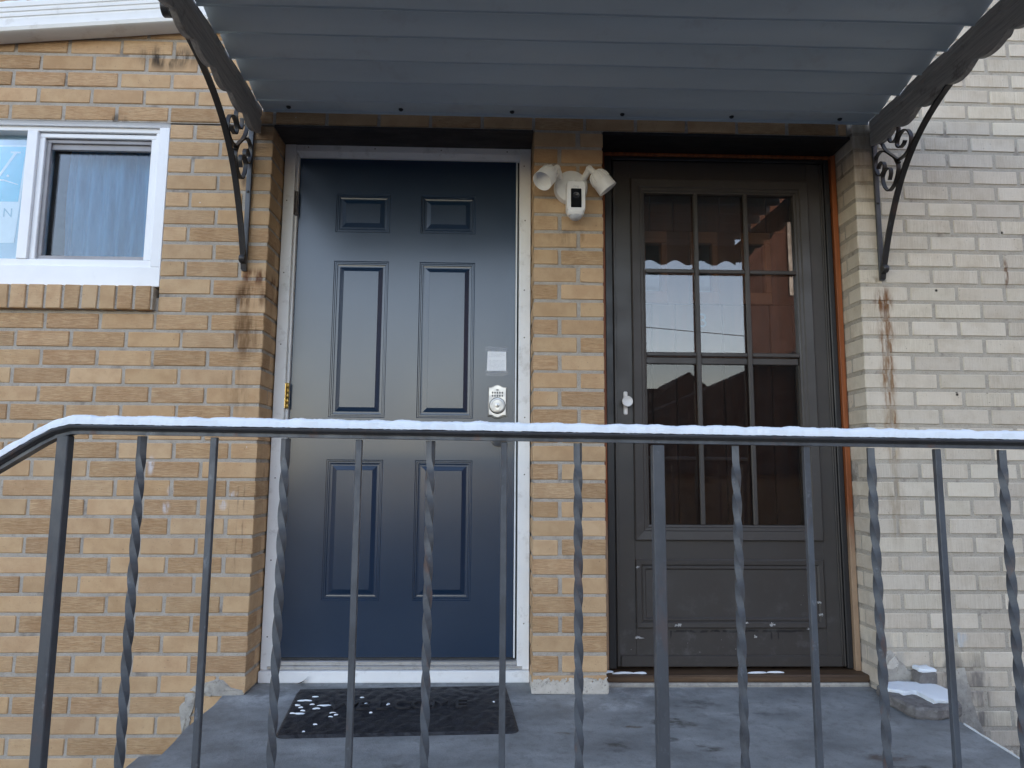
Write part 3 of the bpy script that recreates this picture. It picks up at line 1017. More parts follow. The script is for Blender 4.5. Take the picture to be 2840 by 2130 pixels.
# ------------------------------------------------------------------ front door and its white frame
df = thing("door_frame", "white painted wooden frame with aluminium threshold around the blue door", "door frame", (0.52, 0.17, 0.0))
mbj = MB().box(0.004, 0.049, 0.148, 0.235, 0.047, 2.181, 0.002); mbj.build("jamb", "white_paint", df)
mbj = MB().box(0.049, 0.0575, 0.172, 0.235, 0.075, 2.14, 0.001); mbj.build("door_stop", "white_paint", df)
mbj = MB().box(0.994, 1.042, 0.148, 0.235, 0.047, 2.180, 0.002); mbj.build("jamb", "white_paint", df)
mbj = MB().box(0.981, 0.9865, 0.180, 0.235, 0.082, 2.135, 0.001); mbj.build("weatherstrip", "white_paint", df)
mbj = MB().box(0.9865, 0.994, 0.196, 0.235, 0.075, 2.14); mbj.build("gap_shade", "bolt_black", df)  # black strip set into the open gap to stand in for its shade
mbj = MB().box(0.0495, 0.9935, 0.150, 0.235, 2.148, 2.1805, 0.002)
mbj.prism([(0.155, 2.1478), (0.180, 2.1355), (0.235, 2.1355), (0.235, 2.1478)], lambda p, d: (d, p[0], p[1]), 0.0577, 0.9935)
mbj.build("header", "white_paint", df)
mbj = MB().box(0.002, 1.0435, 0.130, 0.235, 0.002, 0.046, 0.003); mbj.build("sill_board", "white_paint", df)
mbj = MB().box(0.030, 1.015, 0.146, 0.235, 0.0475, 0.060, 0.002)
mbj.box(0.050, 0.993, 0.160, 0.235, 0.0602, 0.076, 0.003)
mbj.build("threshold", "aluminium", df)
for x_, z_ in ((0.020, 1.93), (0.022, 1.62), (0.024, 1.32), (0.027, 0.78), (0.026, 0.46), (0.026, 0.17), (1.013, 2.10), (1.018, 1.86), (1.016, 1.56), (1.017, 1.36), (1.02, 1.03), (1.02, 0.80), (1.02, 0.22)):
    MB().lathe((x_, 0.1482, z_), (0, -1, 0), [(0, 0.003), (0.0008, 0.0028)], 8).build("nail_head", "hinge_steel", df)
for i in range(4):
    MB().lathe((0.10 + 0.28 * i, 0.1502, 2.166 - 0.001 * i), (0, -1, 0), [(0, 0.003), (0.0008, 0.0028)], 8).build("nail_head", "hinge_steel", df)
for z_ in (0.52, 1.06):
    MB().lathe((1.022, 0.1482, z_), (0, -1, 0), [(0, 0.0085), (0.0008, 0.008)], 16).build("screw_plug", "white_paint", df)

DY = 0.190
door = thing("front_door", "dark blue six-panel front door with keypad lock, glossy and reflecting the sky", "door", (0.52, 0.2, 0.08))
PX = [(0.217, 0.446), (0.576, 0.809)]
PZ = [(0.299, 0.855), (1.027, 1.686), (1.811, 1.981)]
xb = [0.0585, 0.217, 0.446, 0.576, 0.809, 0.9795]
zb_ = [0.0805, 0.299, 0.855, 1.027, 1.686, 1.811, 1.981, 2.1345]
mbd = MB()
for i in range(5):
    for j in range(7):
        if i in (1, 3) and j in (1, 3, 5): continue
        mbd.add([(xb[i], DY, zb_[j]), (xb[i + 1], DY, zb_[j]), (xb[i + 1], DY, zb_[j + 1]), (xb[i], DY, zb_[j + 1])], [(0, 1, 2, 3)])
B = 0.235
for (x0, z0), (x1, z1) in (((xb[0], zb_[0]), (xb[-1], zb_[0])), ((xb[-1], zb_[0]), (xb[-1], zb_[-1])), ((xb[-1], zb_[-1]), (xb[0], zb_[-1])), ((xb[0], zb_[-1]), (xb[0], zb_[0]))):
    mbd.add([(x0, DY, z0), (x1, DY, z1), (x1, B, z1), (x0, B, z0)], [(0, 1, 2, 3)])
mbd.add([(xb[0], B, zb_[0]), (xb[-1], B, zb_[0]), (xb[-1], B, zb_[-1]), (xb[0], B, zb_[-1])], [(0, 1, 2, 3)])
mbd.build("slab", "blue_door", door)
RINGS = [(0.0, 0.0), (0.003, 0.0030), (0.0065, 0.0030), (0.0085, 0.0062), (0.013, 0.0062), (0.015, 0.0092), (0.020, 0.0098), (0.0245, 0.0098), (0.040, 0.0035), (0.042, 0.0026), (0.0425, 0.0022)]
for (x0, x1) in PX:
    for (z0, z1) in PZ:
        vs, fs = [], []
        for ins, dp in RINGS:
            vs += [(x0 + ins, DY + dp, z0 + ins), (x1 - ins, DY + dp, z0 + ins), (x1 - ins, DY + dp, z1 - ins), (x0 + ins, DY + dp, z1 - ins)]
        for r_ in range(len(RINGS) - 1):
            for k in range(4):
                fs.append((r_ * 4 + k, r_ * 4 + (k + 1) % 4, (r_ + 1) * 4 + (k + 1) % 4, (r_ + 1) * 4 + k))
        l4 = (len(RINGS) - 1) * 4
        fs.append((l4, l4 + 1, l4 + 2, l4 + 3))
        MB().add(vs, fs).build("panel", "blue_door", door)
mbd = MB().box(0.060, 0.978, 0.184, 0.20, 0.0765, 0.0830, 0.001); mbd.build("door_sweep", "bolt_black", door)
for zc, mt in ((1.925, "hinge_steel"), (1.111, "brass"), (0.311, "hinge_steel")):
    h = MB()
    for k in range(5):
        h.lathe((0.0555, 0.168, zc - 0.052 + k * 0.021), (0, 0, 1), [(0, 0.0052), (0.0012, 0.0062), (0.0190, 0.0062), (0.0202, 0.0052)], 12)
    h.box(0.047, 0.052, 0.150, 0.1715, zc - 0.051, zc + 0.051, 0.0006)
    h.build("hinge", mt, door, True, None if mt != "brass" else "brass hinge with bright knuckles")

# keypad deadbolt
lock = MB()
def ogee(w, z0, z1, dz):
    pts = []
    for k in range(13):
        t = -1 + k / 6
        pts.append((w * t, z1 + dz * (0.5 + 0.5 * math.cos(math.pi * min(1, abs(t) * 1.25)))))
    for k in range(13):
        t = 1 - k / 6
        pts.append((w * t, z0 - dz * (0.5 + 0.5 * math.cos(math.pi * min(1, abs(t) * 1.25)))))
    return pts
LX, LZ = 0.9085, 1.097
o1 = ogee(0.0385, -0.060, 0.060, 0.010)
o2 = ogee(0.0345, -0.055, 0.056, 0.010)
lock.prism([(LX + a, LZ + b) for a, b in o1], lambda p, d: (p[0], d, p[1]), DY - 0.0005, DY - 0.012)
lk = lock.build("keypad_lock", "steel_dark", door)
q = MB().prism([(LX + a, LZ + b) for a, b in o2], lambda p, d: (p[0], d, p[1]), DY - 0.0125, DY - 0.021)
link("face_plate", q.mesh("face_plate", "steel_satin"), lk)
for r_ in range(2):
    for k in range(5):
        a = [(LX - 0.020 + k * 0.0100 + 0.0034 * math.cos(t * math.pi / 6), LZ + 0.0355 - r_ * 0.0125 + 0.0044 * math.sin(t * math.pi / 6)) for t in range(12)]
        q = MB().prism(a, lambda p, d: (p[0], d, p[1]), DY - 0.0212, DY - 0.0232)
        link("key", q.mesh("key", "key_grey"), lk)
q = MB().prism([(LX + 0.006 * math.cos(t * math.pi / 6), LZ + 0.047 + 0.0026 * math.sin(t * math.pi / 6)) for t in range(12)], lambda p, d: (p[0], d, p[1]), DY - 0.0212, DY - 0.0226)
link("badge", q.mesh("badge", "key_grey"), lk)
q = MB().lathe((LX, DY - 0.0205, LZ - 0.018), (0, -1, 0), [(0, 0.034), (0.006, 0.0335), (0.011, 0.030), (0.0115, 0.0255), (0.006, 0.0245), (0.0065, 0.0)], 36)
link("turn_ring", q.mesh("turn_ring", "steel_satin", True), lk)
q = MB().prism([(LX + 0.0105 * math.cos(t * math.pi / 10), LZ - 0.018 + 0.0225 * math.sin(t * math.pi / 10)) for t in range(20)], lambda p, d: (p[0], d, p[1]), DY - 0.026, DY - 0.040)
link("turn_piece", q.mesh("turn_piece", "steel_satin"), lk)
q = MB().lathe((LX, DY - 0.0402, LZ - 0.018), (0, -1, 0), [(0, 0.0095), (0.003, 0.009), (0.0035, 0.007)], 20)
q2 = link("key_cylinder", q.mesh("key_cylinder", "steel_satin", True), lk)
q = MB().box(LX - 0.0008, LX + 0.0008, DY - 0.0440, DY - 0.0436, LZ - 0.022, LZ - 0.014)
link("keyhole", q.mesh("keyhole", "bolt_black"), lk)
kn = MB().lathe((0.9145, DY - 0.0005, 0.945), (0, -1, 0), [(0, 0.033), (0.006, 0.032), (0.010, 0.024), (0.014, 0.013), (0.032, 0.012), (0.038, 0.020), (0.048, 0.0265), (0.058, 0.026), (0.064, 0.018), (0.066, 0.0)], 32)
kn.build("knob", "steel_satin", door, True)

note = MB()
note.prism([(0.8665, 1.3085), (0.943, 1.307), (0.9442, 1.2255), (0.8637, 1.2255)], lambda p, d: (p[0], d, p[1]), DY - 0.0006, DY - 0.0012)
note = note.build("paper_note", "note_paper")
tag(note, "small printed white paper note taped to the blue door above the keypad lock", "note")
for pts, lab in (([(0.857, 1.3285), (0.950, 1.327), (0.950, 1.3035), (0.857, 1.3050)], "clear tape strip along the top edge of the white note"),
                 ([(0.858, 1.2290), (0.952, 1.2290), (0.952, 1.2045), (0.858, 1.2035)], "wrinkled clear tape strip along the bottom edge of the white note")):
    tp = MB().prism(pts, lambda p, d: (p[0], d, p[1]), DY - 0.0013, DY - 0.0015).build("clear_tape", "tape")
    tag(tp, lab, "tape", "tape strips on the note")

leaf = MB().add([(0.150, 0.118, 0.003), (0.176, 0.110, 0.010), (0.200, 0.122, 0.034), (0.180, 0.126, 0.012), (0.176, 0.1105, 0.0112), (0.180, 0.1265, 0.0132)],
                [(0, 1, 3), (1, 2, 3), (0, 4, 5), (4, 2, 5)]).build("leaf", "dead_leaf")
tag(leaf, "curled dead brown leaf leaning on the white door sill", "leaf")

# ------------------------------------------------------------------ storm door
sf = thing("door_frame", "dark frame with orange cedar trim and worn wooden sill around the storm door", "door frame", (1.84, 0.17, 0.0))
q = MB().box(1.3285, 1.3555, 0.150, 0.24, 0.042, 2.172, 0.002); q.build("cedar_trim", "cedar", sf)
q = MB().box(2.3315, 2.353, 0.140, 0.24, 0.042, 2.172, 0.002); q.build("cedar_trim", "cedar", sf)
q = MB().box(1.356, 2.331, 0.148, 0.24, 2.160, 2.1725, 0.002); q.build("cedar_trim", "cedar", sf)
q = MB().box(1.3560, 1.3875, 0.157, 0.24, 0.045, 2.1595, 0.003); q.build("side_rail", "storm_frame", sf)
q = MB().box(2.3075, 2.3310, 0.157, 0.24, 0.045, 2.1595, 0.003); q.build("side_rail", "storm_frame", sf)
q = MB().box(1.3880, 2.3070, 0.157, 0.24, 2.144, 2.1595, 0.003); q.build("top_rail", "storm_frame", sf)
q = MB().box(1.3265, 2.3585, 0.085, 0.30, 0.013, 0.041, 0.006, 0.0015); q.build("sill", "sill_wood", sf)
q = MB().box(1.3265, 2.3500, 0.075, 0.30, -0.004, 0.0125, 0.004, 0.003); q.build("sill_base", "old_concrete", sf)

sd_ = thing("storm_door", "dark brown metal storm door with nine-pane window and white latch handle", "door", (1.85, 0.18, 0.05))
SY = 0.166
q = MB()
q.box(1.3905, 1.468, SY, SY + 0.03, 0.052, 2.1405, 0.002)
q.box(2.232, 2.3045, SY, SY + 0.03, 0.052, 2.1405, 0.002)
q.box(1.468, 2.232, SY, SY + 0.03, 2.058, 2.1405)
q.box(1.468, 2.232, SY, SY + 0.03, 0.052, 0.542)
q.build("panel_frame", "storm_panel", sd_)
q = MB().box(1.3915, 1.4015, SY - 0.007, SY - 0.0005, 0.055, 2.138, 0.0015)
q.box(2.288, 2.293, SY - 0.006, SY - 0.0005, 0.055, 2.138, 0.0015)
q.box(2.297, 2.303, SY - 0.006, SY - 0.0005, 0.055, 2.138, 0.0015)
q.build("edge_channel", "storm_brown", sd_)
q = MB().box(1.405, 2.286, SY - 0.010, SY - 0.0005, 0.054, 0.096, 0.002)
q.build("bottom_sweep", "storm_brown", sd_)


def mould(x0, x1, z0, z1, rings, y):
    vs, fs = [], []
    for ins, dp in rings:
        vs += [(x0 + ins, y + dp, z0 + ins), (x1 - ins, y + dp, z0 + ins), (x1 - ins, y + dp, z1 - ins), (x0 + ins, y + dp, z1 - ins)]
    for r_ in range(len(rings) - 1):
        for k in range(4):
            fs.append((r_ * 4 + k, r_ * 4 + (k + 1) % 4, (r_ + 1) * 4 + (k + 1) % 4, (r_ + 1) * 4 + k))
    return MB().add(vs, fs)


q = mould(1.467, 2.233, 0.541, 2.059, [(0, 0.0), (0.0, -0.010), (0.004, -0.014), (0.036, -0.011), (0.040, -0.006), (0.050, -0.005), (0.054, 0.000), (0.060, 0.001), (0.060, 0.034)], SY)
q.build("window_surround", "storm_brown", sd_)
q = mould(1.468, 2.229, 0.200, 0.467, [(0, 0.0), (0.0, -0.007), (0.004, -0.010), (0.020, -0.009), (0.026, -0.003), (0.030, -0.006), (0.036, -0.006), (0.042, 0.000)], SY)
q.v = [(x, y, (z if not (z < 0.25 and False) else z)) for x, y, z in q.v]
q.build("kick_panel_mould", "storm_brown", sd_)
for xm in (1.747, 1.963):
    q = MB().box(xm - 0.0095, xm + 0.0095, SY - 0.003, SY + 0.010, 0.602, 1.9985, 0.003)
    q.build("muntin", "storm_brown", sd_)
for zm in (1.6575, 1.3015):
    for xa, xb_ in ((1.5275, 1.7370), (1.7570, 1.9530), (1.9730, 2.1725)):
        q = MB().box(xa, xb_, SY - 0.002, SY + 0.009, zm - 0.0085, zm + 0.0085, 0.003)
        q.build("muntin", "storm_brown", sd_)
q = MB().box(1.528, 2.172, SY + 0.0125, SY + 0.030, 1.262, 1.291, 0.003)
q.build("sash_rail", "storm_brown", sd_)
for xa, xb_ in ((1.5275, 1.7372), (1.7568, 1.9532), (1.9728, 2.1725)):
    for za, zb2, yy in ((1.666, 1.9985, 0.0), (1.310, 1.649, 0.0), (0.602, 1.293, 0.006)):
        q = MB().box(xa - 0.008, xb_ + 0.008, SY + 0.0170 + yy, SY + 0.0200 + yy, za, zb2)
        q.build("pane", "lower_glass" if yy else "storm_glass", sd_)
hd = MB().box(1.4270, 1.4440, SY - 0.009, SY - 0.0005, 1.046, 1.142, 0.004)
hd = hd.build("latch_handle", "plastic_white", sd_)
q = MB().lathe((1.4385, SY - 0.0090, 1.099), (0, -1, 0), [(0, 0.009), (0.014, 0.010), (0.016, 0.021), (0.022, 0.0225), (0.026, 0.0205), (0.0245, 0.018), (0.0235, 0.0)], 30)
link("button", q.mesh("button", "plastic_white", True), hd)
me = text_mesh("number", "3", 0.085, 0.0003, "number_blue")
link("number", me, sd_, "pale blue number 3 on the glass", (1.7745, SY + 0.0235, 1.448), (R(90), 0, 0))
for i, (x_, z_, w_) in enumerate(((1.477, 0.165, 0.016), (2.205, 0.300, 0.006), (2.208, 0.255, 0.008), (2.17, 0.198, 0.02), (1.90, 0.222, 0.015), (2.01, 0.215, 0.010), (1.63, 0.212, 0.012), (1.475, 0.437, 0.004), (1.94, 0.17, 0.005))):
    patch(sd_, [(x_ - w_, z_ - 0.002), (x_ + w_ * .6, z_ - 0.004), (x_ + w_, z_ + 0.001), (x_ - w_ * .5, z_ + 0.004)], SY - 0.0112, 0.001, "paint_chip", "paint_chip", 40 + i)

# wooden inner door seen through the glass
ind = thing("inner_door", "brown wooden inner door with three narrow windows behind the storm door glass", "door", (1.84, 0.29, 0.04))
LT = [(1.557, 1.625), (1.783, 1.852), (2.010, 2.088)]
LZ0, LZ1 = 1.60, 1.82
q = MB()
for k in range(9):
    xa = 1.37 + k * 0.1045
    for za, zb2 in ((0.045, 1.545), (1.875, 2.145)):
        q = MB().box(xa + 0.0012, xa + 0.1033, 0.292, 0.33, za, zb2, 0.003)
        q.build("plank", "inner_wood", ind)
q = MB()
xs = [1.371] + [v for p in LT for v in (p[0] - 0.028, p[1] + 0.028)] + [2.310]
for a, b in zip(xs[::2], xs[1::2]):
    q.box(a, b, 0.292, 0.33, 1.546, 1.874)
q.build("middle_rail", "inner_wood", ind)
for a, b in LT:
    q = MB(); frame_rect(q, a - 0.027, b + 0.027, 1.547, 1.873, 0.027, 0.284, 0.33, 0.003, 0.053, 0.053)
    q.build("light_frame", "inner_trim", ind)
    q = MB().box(a, b, 0.305, 0.309, LZ0, LZ1); q.build("pane", "window_glass", ind)

# ------------------------------------------------------------------ floodlight camera
fl = thing("security_floodlight", "white twin security floodlight with camera on the brick pier between the doors", "security light", (1.195, 0.0, 1.94))
FX, FZ = 1.193, 1.940
q = MB().lathe((FX, -0.001, FZ), (0, -1, 0), [(0, 0.068), (0.020, 0.067), (0.030, 0.064), (0.036, 0.050), (0.039, 0.028), (0.040, 0.0)], 48)
q.build("base", "plastic_white", fl, True)
for sx in (-1, 1):
    MB().lathe((FX + sx * 0.045, -0.034, FZ + 0.004), (0, -1, 0), [(0, 0.006), (0.002, 0.005)], 14).build("screw_cover", "plastic_white", fl, True)
q = MB().lathe((FX + 0.004, -0.036, FZ + 0.008), (0, -1, 0), [(0, 0.013), (0.012, 0.013), (0.020, 0.010), (0.028, 0.006)], 20)
q.build("neck_joint", "plastic_white", fl, True)


def head(base, elbow, tip_dir, L, sx):
    arm = MB().tube(smooth_path([base, Vector(base).lerp(Vector(elbow), .6), elbow], 5), 0.0125, 14, (0.1, 1, 0.2))
    arm.lathe(elbow, (0, -1, 0), [(-0.014, 0.004), (-0.010, 0.011), (0.0, 0.0145), (0.010, 0.011), (0.014, 0.004)], 16)
    td = Vector(tip_dir).normalized()
    st = Vector(elbow) + td * 0.008 + Vector((sx * 0.013, -0.004, -0.006))
    arm.tube([Vector(elbow), st + td * 0.012], 0.0120, 14, (0.1, 1, 0.2))
    a = arm.build("arm", "plastic_white", fl, True)
    sh_ = MB().lathe(st, td, [(0.0, 0.010), (0.004, 0.020), (0.014, 0.029), (0.030, 0.0345), (0.046, 0.0365), (0.047, 0.0380), (L, 0.0400), (L, 0.0385), (L - 0.022, 0.0340), (L - 0.024, 0.028)], 36)
    hdd = sh_.build("lamp_head", "plastic_white", fl, True)
    a_ = td.orthogonal().normalized(); b_ = td.cross(a_)
    for k in range(12):
        t = 2 * math.pi * k / 12
        rd = a_ * math.cos(t) + b_ * math.sin(t)
        rib = MB().sweep([st + td * 0.005 + rd * 0.0195, st + td * 0.014 + rd * 0.0300, st + td * 0.030 + rd * 0.0365, st + td * 0.046 + rd * 0.0378], [(-0.0030, -0.0022), (0.0030, -0.0022), (0.0030, 0.0022), (-0.0030, 0.0022)], td.cross(rd))
        link("cooling_rib", rib.mesh("cooling_rib", "plastic_white"), hdd)
    ln_ = MB().lathe(st + td * (L - 0.030), td, [(0, 0.031), (0.004, 0.030), (0.006, 0.0)], 30)
    link("lens", ln_.mesh("lens", "led_lens", True), hdd)


head((FX - 0.040, -0.026, FZ + 0.028), (FX - 0.060, -0.060, FZ + 0.060), (-0.50, -0.46, -0.70), 0.088, -1)
head((FX + 0.046, -0.026, FZ + 0.026), (FX + 0.068, -0.060, FZ + 0.060), (0.60, 0.05, -0.76), 0.090, 1)
# camera body, a rounded block with tapered foot
def rrect(w, z0, z1, r, n=4):
    pts = []
    for cx, cz, a0 in ((w - r, z1 - r, 0), (-w + r, z1 - r, 90), (-w + r, z0 + r, 180), (w - r, z0 + r, 270)):
        for k in range(n + 1):
            t = R(a0 + 90 * k / n)
            pts.append((cx + r * math.cos(t), cz + r * math.sin(t)))
    return pts
CX = 1.2045
def body(pts, y): return [(CX + a, y, b) for a, b in pts]
o0 = rrect(0.0335, 1.822, 1.934, 0.008)
o1 = rrect(0.0365, 1.817, 1.938, 0.009)
o2 = rrect(0.0345, 1.819, 1.934, 0.010)
vs = body(o0, -0.038) + body(o1, -0.046) + body(o1, -0.086) + body(o2, -0.092)
n_ = len(o0)
fs = [(r_ * n_ + i, r_ * n_ + (i + 1) % n_, (r_ + 1) * n_ + (i + 1) % n_, (r_ + 1) * n_ + i) for r_ in range(3) for i in range(n_)]
fs += [tuple(range(n_))[::-1], tuple(3 * n_ + i for i in range(n_))]
q = MB().add(vs, fs)
cbod = q.build("camera_body", "plastic_white", fl, True)
q = MB().prism([(CX + a, b) for a, b in rrect(0.0205, 1.829, 1.905, 0.003)], lambda p, d: (p[0], d, p[1]), -0.0922, -0.0935)
link("lens_panel", q.mesh("lens_panel", "lens_black"), cbod)
q = MB().lathe((CX, -0.0936, 1.878), (0, -1, 0), [(0, 0.013), (0.0008, 0.0125), (0.0008, 0.008), (0.0004, 0.0075), (0.0003, 0.0)], 30)
link("camera_lens", q.mesh("camera_lens", "lens_ring", True), cbod)
me = text_mesh("brand_mark", "ring", 0.014, 0.0002, "logo_grey")
link("brand_mark", me, cbod, None, (CX, -0.0924, 1.9145), (R(90), 0, 0))
vs = []
rgs = [(0.0340, 0.026, 1.819), (0.0330, 0.026, 1.812), (0.0280, 0.021, 1.803)]
for w_, d_, z_ in rgs:
    for t in range(24):
        a = 2 * math.pi * t / 24
        ca, sa = math.cos(a), math.sin(a)
        p = 0.5
        vs.append((CX + w_ * math.copysign(abs(ca) ** p, ca), -0.067 + d_ * math.copysign(abs(sa) ** p, sa), z_))
fs = [(r_ * 24 + i, r_ * 24 + (i + 1) % 24, (r_ + 1) * 24 + (i + 1) % 24, (r_ + 1) * 24 + i) for r_ in range(2) for i in range(24)]
fs += [tuple(range(24)), tuple(48 + i for i in range(24))]
link("foot", MB().add(vs, fs).mesh("foot", "plastic_white", True), cbod)
q = MB().lathe((CX, -0.067, 1.8035), (0, 0, -1), [(0, 0.0255), (0.004, 0.0250), (0.010, 0.0215), (0.015, 0.015), (0.018, 0.006), (0.0185, 0.0)], 30)
link("motion_sensor", q.mesh("motion_sensor", "plastic_dome", True), cbod)

# ------------------------------------------------------------------ canopy
can = thing("door_canopy", "grey stepped metal canopy with scalloped side boards above both doors", "canopy", (1.19, -0.02, 2.25))
CXL, CXR = -0.046, 2.423
CF = -1.213
ys = [-0.090 - 0.1404 * i for i in range(9)]
q = MB().box(CXL + 0.003, CXR - 0.003, -0.090, -0.004, 2.2465, 2.2500, 0.0008)
q.box(CXL + 0.003, CXR - 0.003, -0.010, -0.004, 2.2380, 2.2465)
q.build("wall_channel", "canopy_paint", can)
TH = 0.0016
for a, b in zip(ys, ys[1:]):
    n_ = 24
    vs, fs = [], []
    prof = [(a + 0.004, 2.2415), (a, 2.2410), (a - 0.003, 2.2460), (a - 0.045, 2.2530), (b + 0.050, 2.2690), (b + 0.022, 2.2850), (b + 0.010, 2.2950), (b + 0.0020, 2.2950), (b + 0.0015, 2.2425)]
    full = prof + [(y_, z_ + TH) for y_, z_ in prof[::-1]]
    rg = random.Random(int(-a * 1000))
    k_ = len(full)
    for i in range(n_ + 1):
        x_ = CXL + 0.002 + (CXR - CXL - 0.004) * i / n_
        wz = 0.0010 * math.sin(x_ * 3.1 + a * 9) + 0.0008 * math.sin(x_ * 7.3 + a * 20)
        for y_, z_ in full:
            vs.append((x_, y_, z_ + wz))
    for i in range(n_):
        for j in range(k_):
            fs.append((i * k_ + j, i * k_ + (j + 1) % k_, (i + 1) * k_ + (j + 1) % k_, (i + 1) * k_ + j))
    fs += [tuple(range(k_)), tuple(n_ * k_ + j for j in range(k_))]
    MB().add(vs, fs).build("slat", "canopy_paint", can, True)
for x_ in (0.065, 0.510, 0.955, 1.400, 1.845, 2.290):
    MB().lathe((x_, -0.034, 2.2464), (0, 0, -1), [(0, 0.0095), (0.003, 0.009), (0.0065, 0.006), (0.0075, 0.0)], 14).build("bolt", "bolt_black", can, True)


def side_board(x0, x1):
    n_ = 96
    vs, fs = [], []
    for i in range(n_ + 1):
        y_ = -0.012 + (CF - 0.01 + 0.012) * i / n_
        w = abs(math.sin(math.pi * (-y_ - 0.02) / 0.152))
        zb2 = 2.150 - 0.026 * w ** 0.75 - 0.006 * math.sin(-y_ * 2.5)
        zt2 = 2.2510 + 0.0015 * math.sin(y_ * 13)
        wy = 0.0015 * math.sin(y_ * 21)
        vs += [(x0 + wy, y_, zb2), (x0 + wy, y_, 2.197), (x0 + wy + 0.0045 * (1 if x0 > x1 else -1) * -1, y_, 2.201), (x0 + wy + 0.0045 * (1 if x0 > x1 else -1) * -1, y_, 2.213), (x0 + wy, y_, 2.217), (x0 + wy, y_, zt2), (x1 + wy, y_, zt2), (x1 + wy, y_, zb2)]
    for i in range(n_):
        for j in range(8):
            fs.append((i * 8 + j, i * 8 + (j + 1) % 8, (i + 1) * 8 + (j + 1) % 8, (i + 1) * 8 + j))
    fs += [tuple(range(8)), tuple(n_ * 8 + j for j in range(8))]
    return MB().add(vs, fs)


side_board(CXL, CXL - 0.020).build("side_board", "canopy_board", can)
side_board(CXR, CXR + 0.020).build("side_board", "canopy_board", can)
vl = MB()
n_ = 200
vs, fs = [], []
for i in range(n_ + 1):
    x_ = CXL + (CXR - CXL) * i / n_
    zb2 = 2.128 - 0.016 * math.cos(2 * math.pi * x_ / 0.163)
    vs += [(x_, CF - 0.002, zb2), (x_, CF - 0.002, 2.297), (x_, CF - 0.0045, 2.297), (x_, CF - 0.0045, zb2)]
for i in range(n_):
    for j in range(4):
        fs.append((i * 4 + j, i * 4 + (j + 1) % 4, (i + 1) * 4 + (j + 1) % 4, (i + 1) * 4 + j))
fs += [(0, 1, 2, 3), tuple(n_ * 4 + j for j in range(4))]
vl.add(vs, fs).build("front_valance", "valance", can)

# scroll brackets ---------------------------------------------------------
BR = [(-0.012, 1.585), (-0.030, 1.64), (-0.085, 1.775), (-0.165, 1.915), (-0.255, 2.015), (-0.355, 2.085), (-0.47, 2.135), (-0.60, 2.168), (-0.70, 2.182), (-0.752, 2.178), (-0.770, 2.158), (-0.755, 2.140), (-0.735, 2.146), (-0.738, 2.160)]
up1 = [(-0.171, 2.012), (-0.103, 2.072), (-0.069, 2.12), (-0.065, 2.150), (-0.079, 2.178), (-0.116, 2.195), (-0.159, 2.175), (-0.180, 2.135), (-0.162, 2.104), (-0.136, 2.099), (-0.117, 2.118), (-0.119, 2.150)]
up2 = [(-0.171, 2.012), (-0.215, 2.013), (-0.245, 2.032), (-0.255, 2.066), (-0.236, 2.100), (-0.203, 2.112), (-0.175, 2.099), (-0.165, 2.075), (-0.182, 2.056), (-0.206, 2.058), (-0.217, 2.069)]
lo1 = [(-0.17, 2.001), (-0.137, 2.041), (-0.103, 2.072), (-0.062, 2.098), (-0.026, 2.096), (-0.012, 2.075), (-0.013, 2.043), (-0.028, 2.012), (-0.048, 2.004), (-0.068, 2.016), (-0.073, 2.038), (-0.057, 2.055), (-0.036, 2.050), (-0.028, 2.038)]
lo2 = [(-0.150, 2.024), (-0.165, 1.990), (-0.154, 1.956), (-0.130, 1.928), (-0.094, 1.919), (-0.066, 1.948), (-0.055, 1.985), (-0.064, 2.004), (-0.084, 2.014), (-0.109, 2.005), (-0.114, 1.985), (-0.102, 1.960)]


def flat(w, t): return [(-w, -t), (w, -t), (w, t), (-w, t)]


def bracket(X, label):
    e = thing("scroll_bracket", label, "bracket", (X, -0.02, 1.58), "wrought iron brackets under the canopy")
    q = MB().box(X - 0.010, X + 0.010, -0.013, -0.002, 1.580, 2.225, 0.002)
    q.build("wall_bar", "post_iron", e)
    q = MB().box(X - 0.009, X + 0.009, -0.74, -0.0135, 2.186, 2.194, 0.001)
    q.build("top_bar", "bracket_iron", e)
    q = MB().sweep([(X, a, b) for a, b in smooth_path([(p[0], p[1], 0) for p in BR], 6) for b in [b]] if False else [(X, p.x, p.y) for p in smooth_path([(a, b, 0) for a, b in BR], 6)], flat(0.0105, 0.0045), (1, 0, 0))
    q.build("brace", "bracket_iron", e, True)
    for pth in (up1, up2, lo1, lo2):
        q = MB().sweep([(X, p.x, p.y) for p in smooth_path([(a, b, 0) for a, b in pth], 5)], flat(0.0075, 0.0026), (1, 0, 0))
        q.build("scroll", "bracket_iron", e, True)
    q = MB().lathe((X - 0.011, -0.030, 1.622), (1, 0, 0), [(0, 0.015), (0.002, 0.0165), (0.020, 0.0165), (0.022, 0.015)], 18)
    q.build("curl", "bracket_iron", e, True)
    for z_ in (1.596, 1.90, 2.19):
        q = MB().lathe((X, -0.0132, z_), (0, -1, 0), [(0, 0.0055), (0.002, 0.005), (0.0035, 0.003)], 10)
        q.build("bolt", "steel_satin" if z_ < 1.7 and X > 1 else "bracket_iron", e, True)
    return e


bracket(-0.084, "black wrought iron scroll bracket carrying the canopy on the tan brick wall")
bracket(2.441, "black wrought iron scroll bracket carrying the canopy on the pale brick wall")

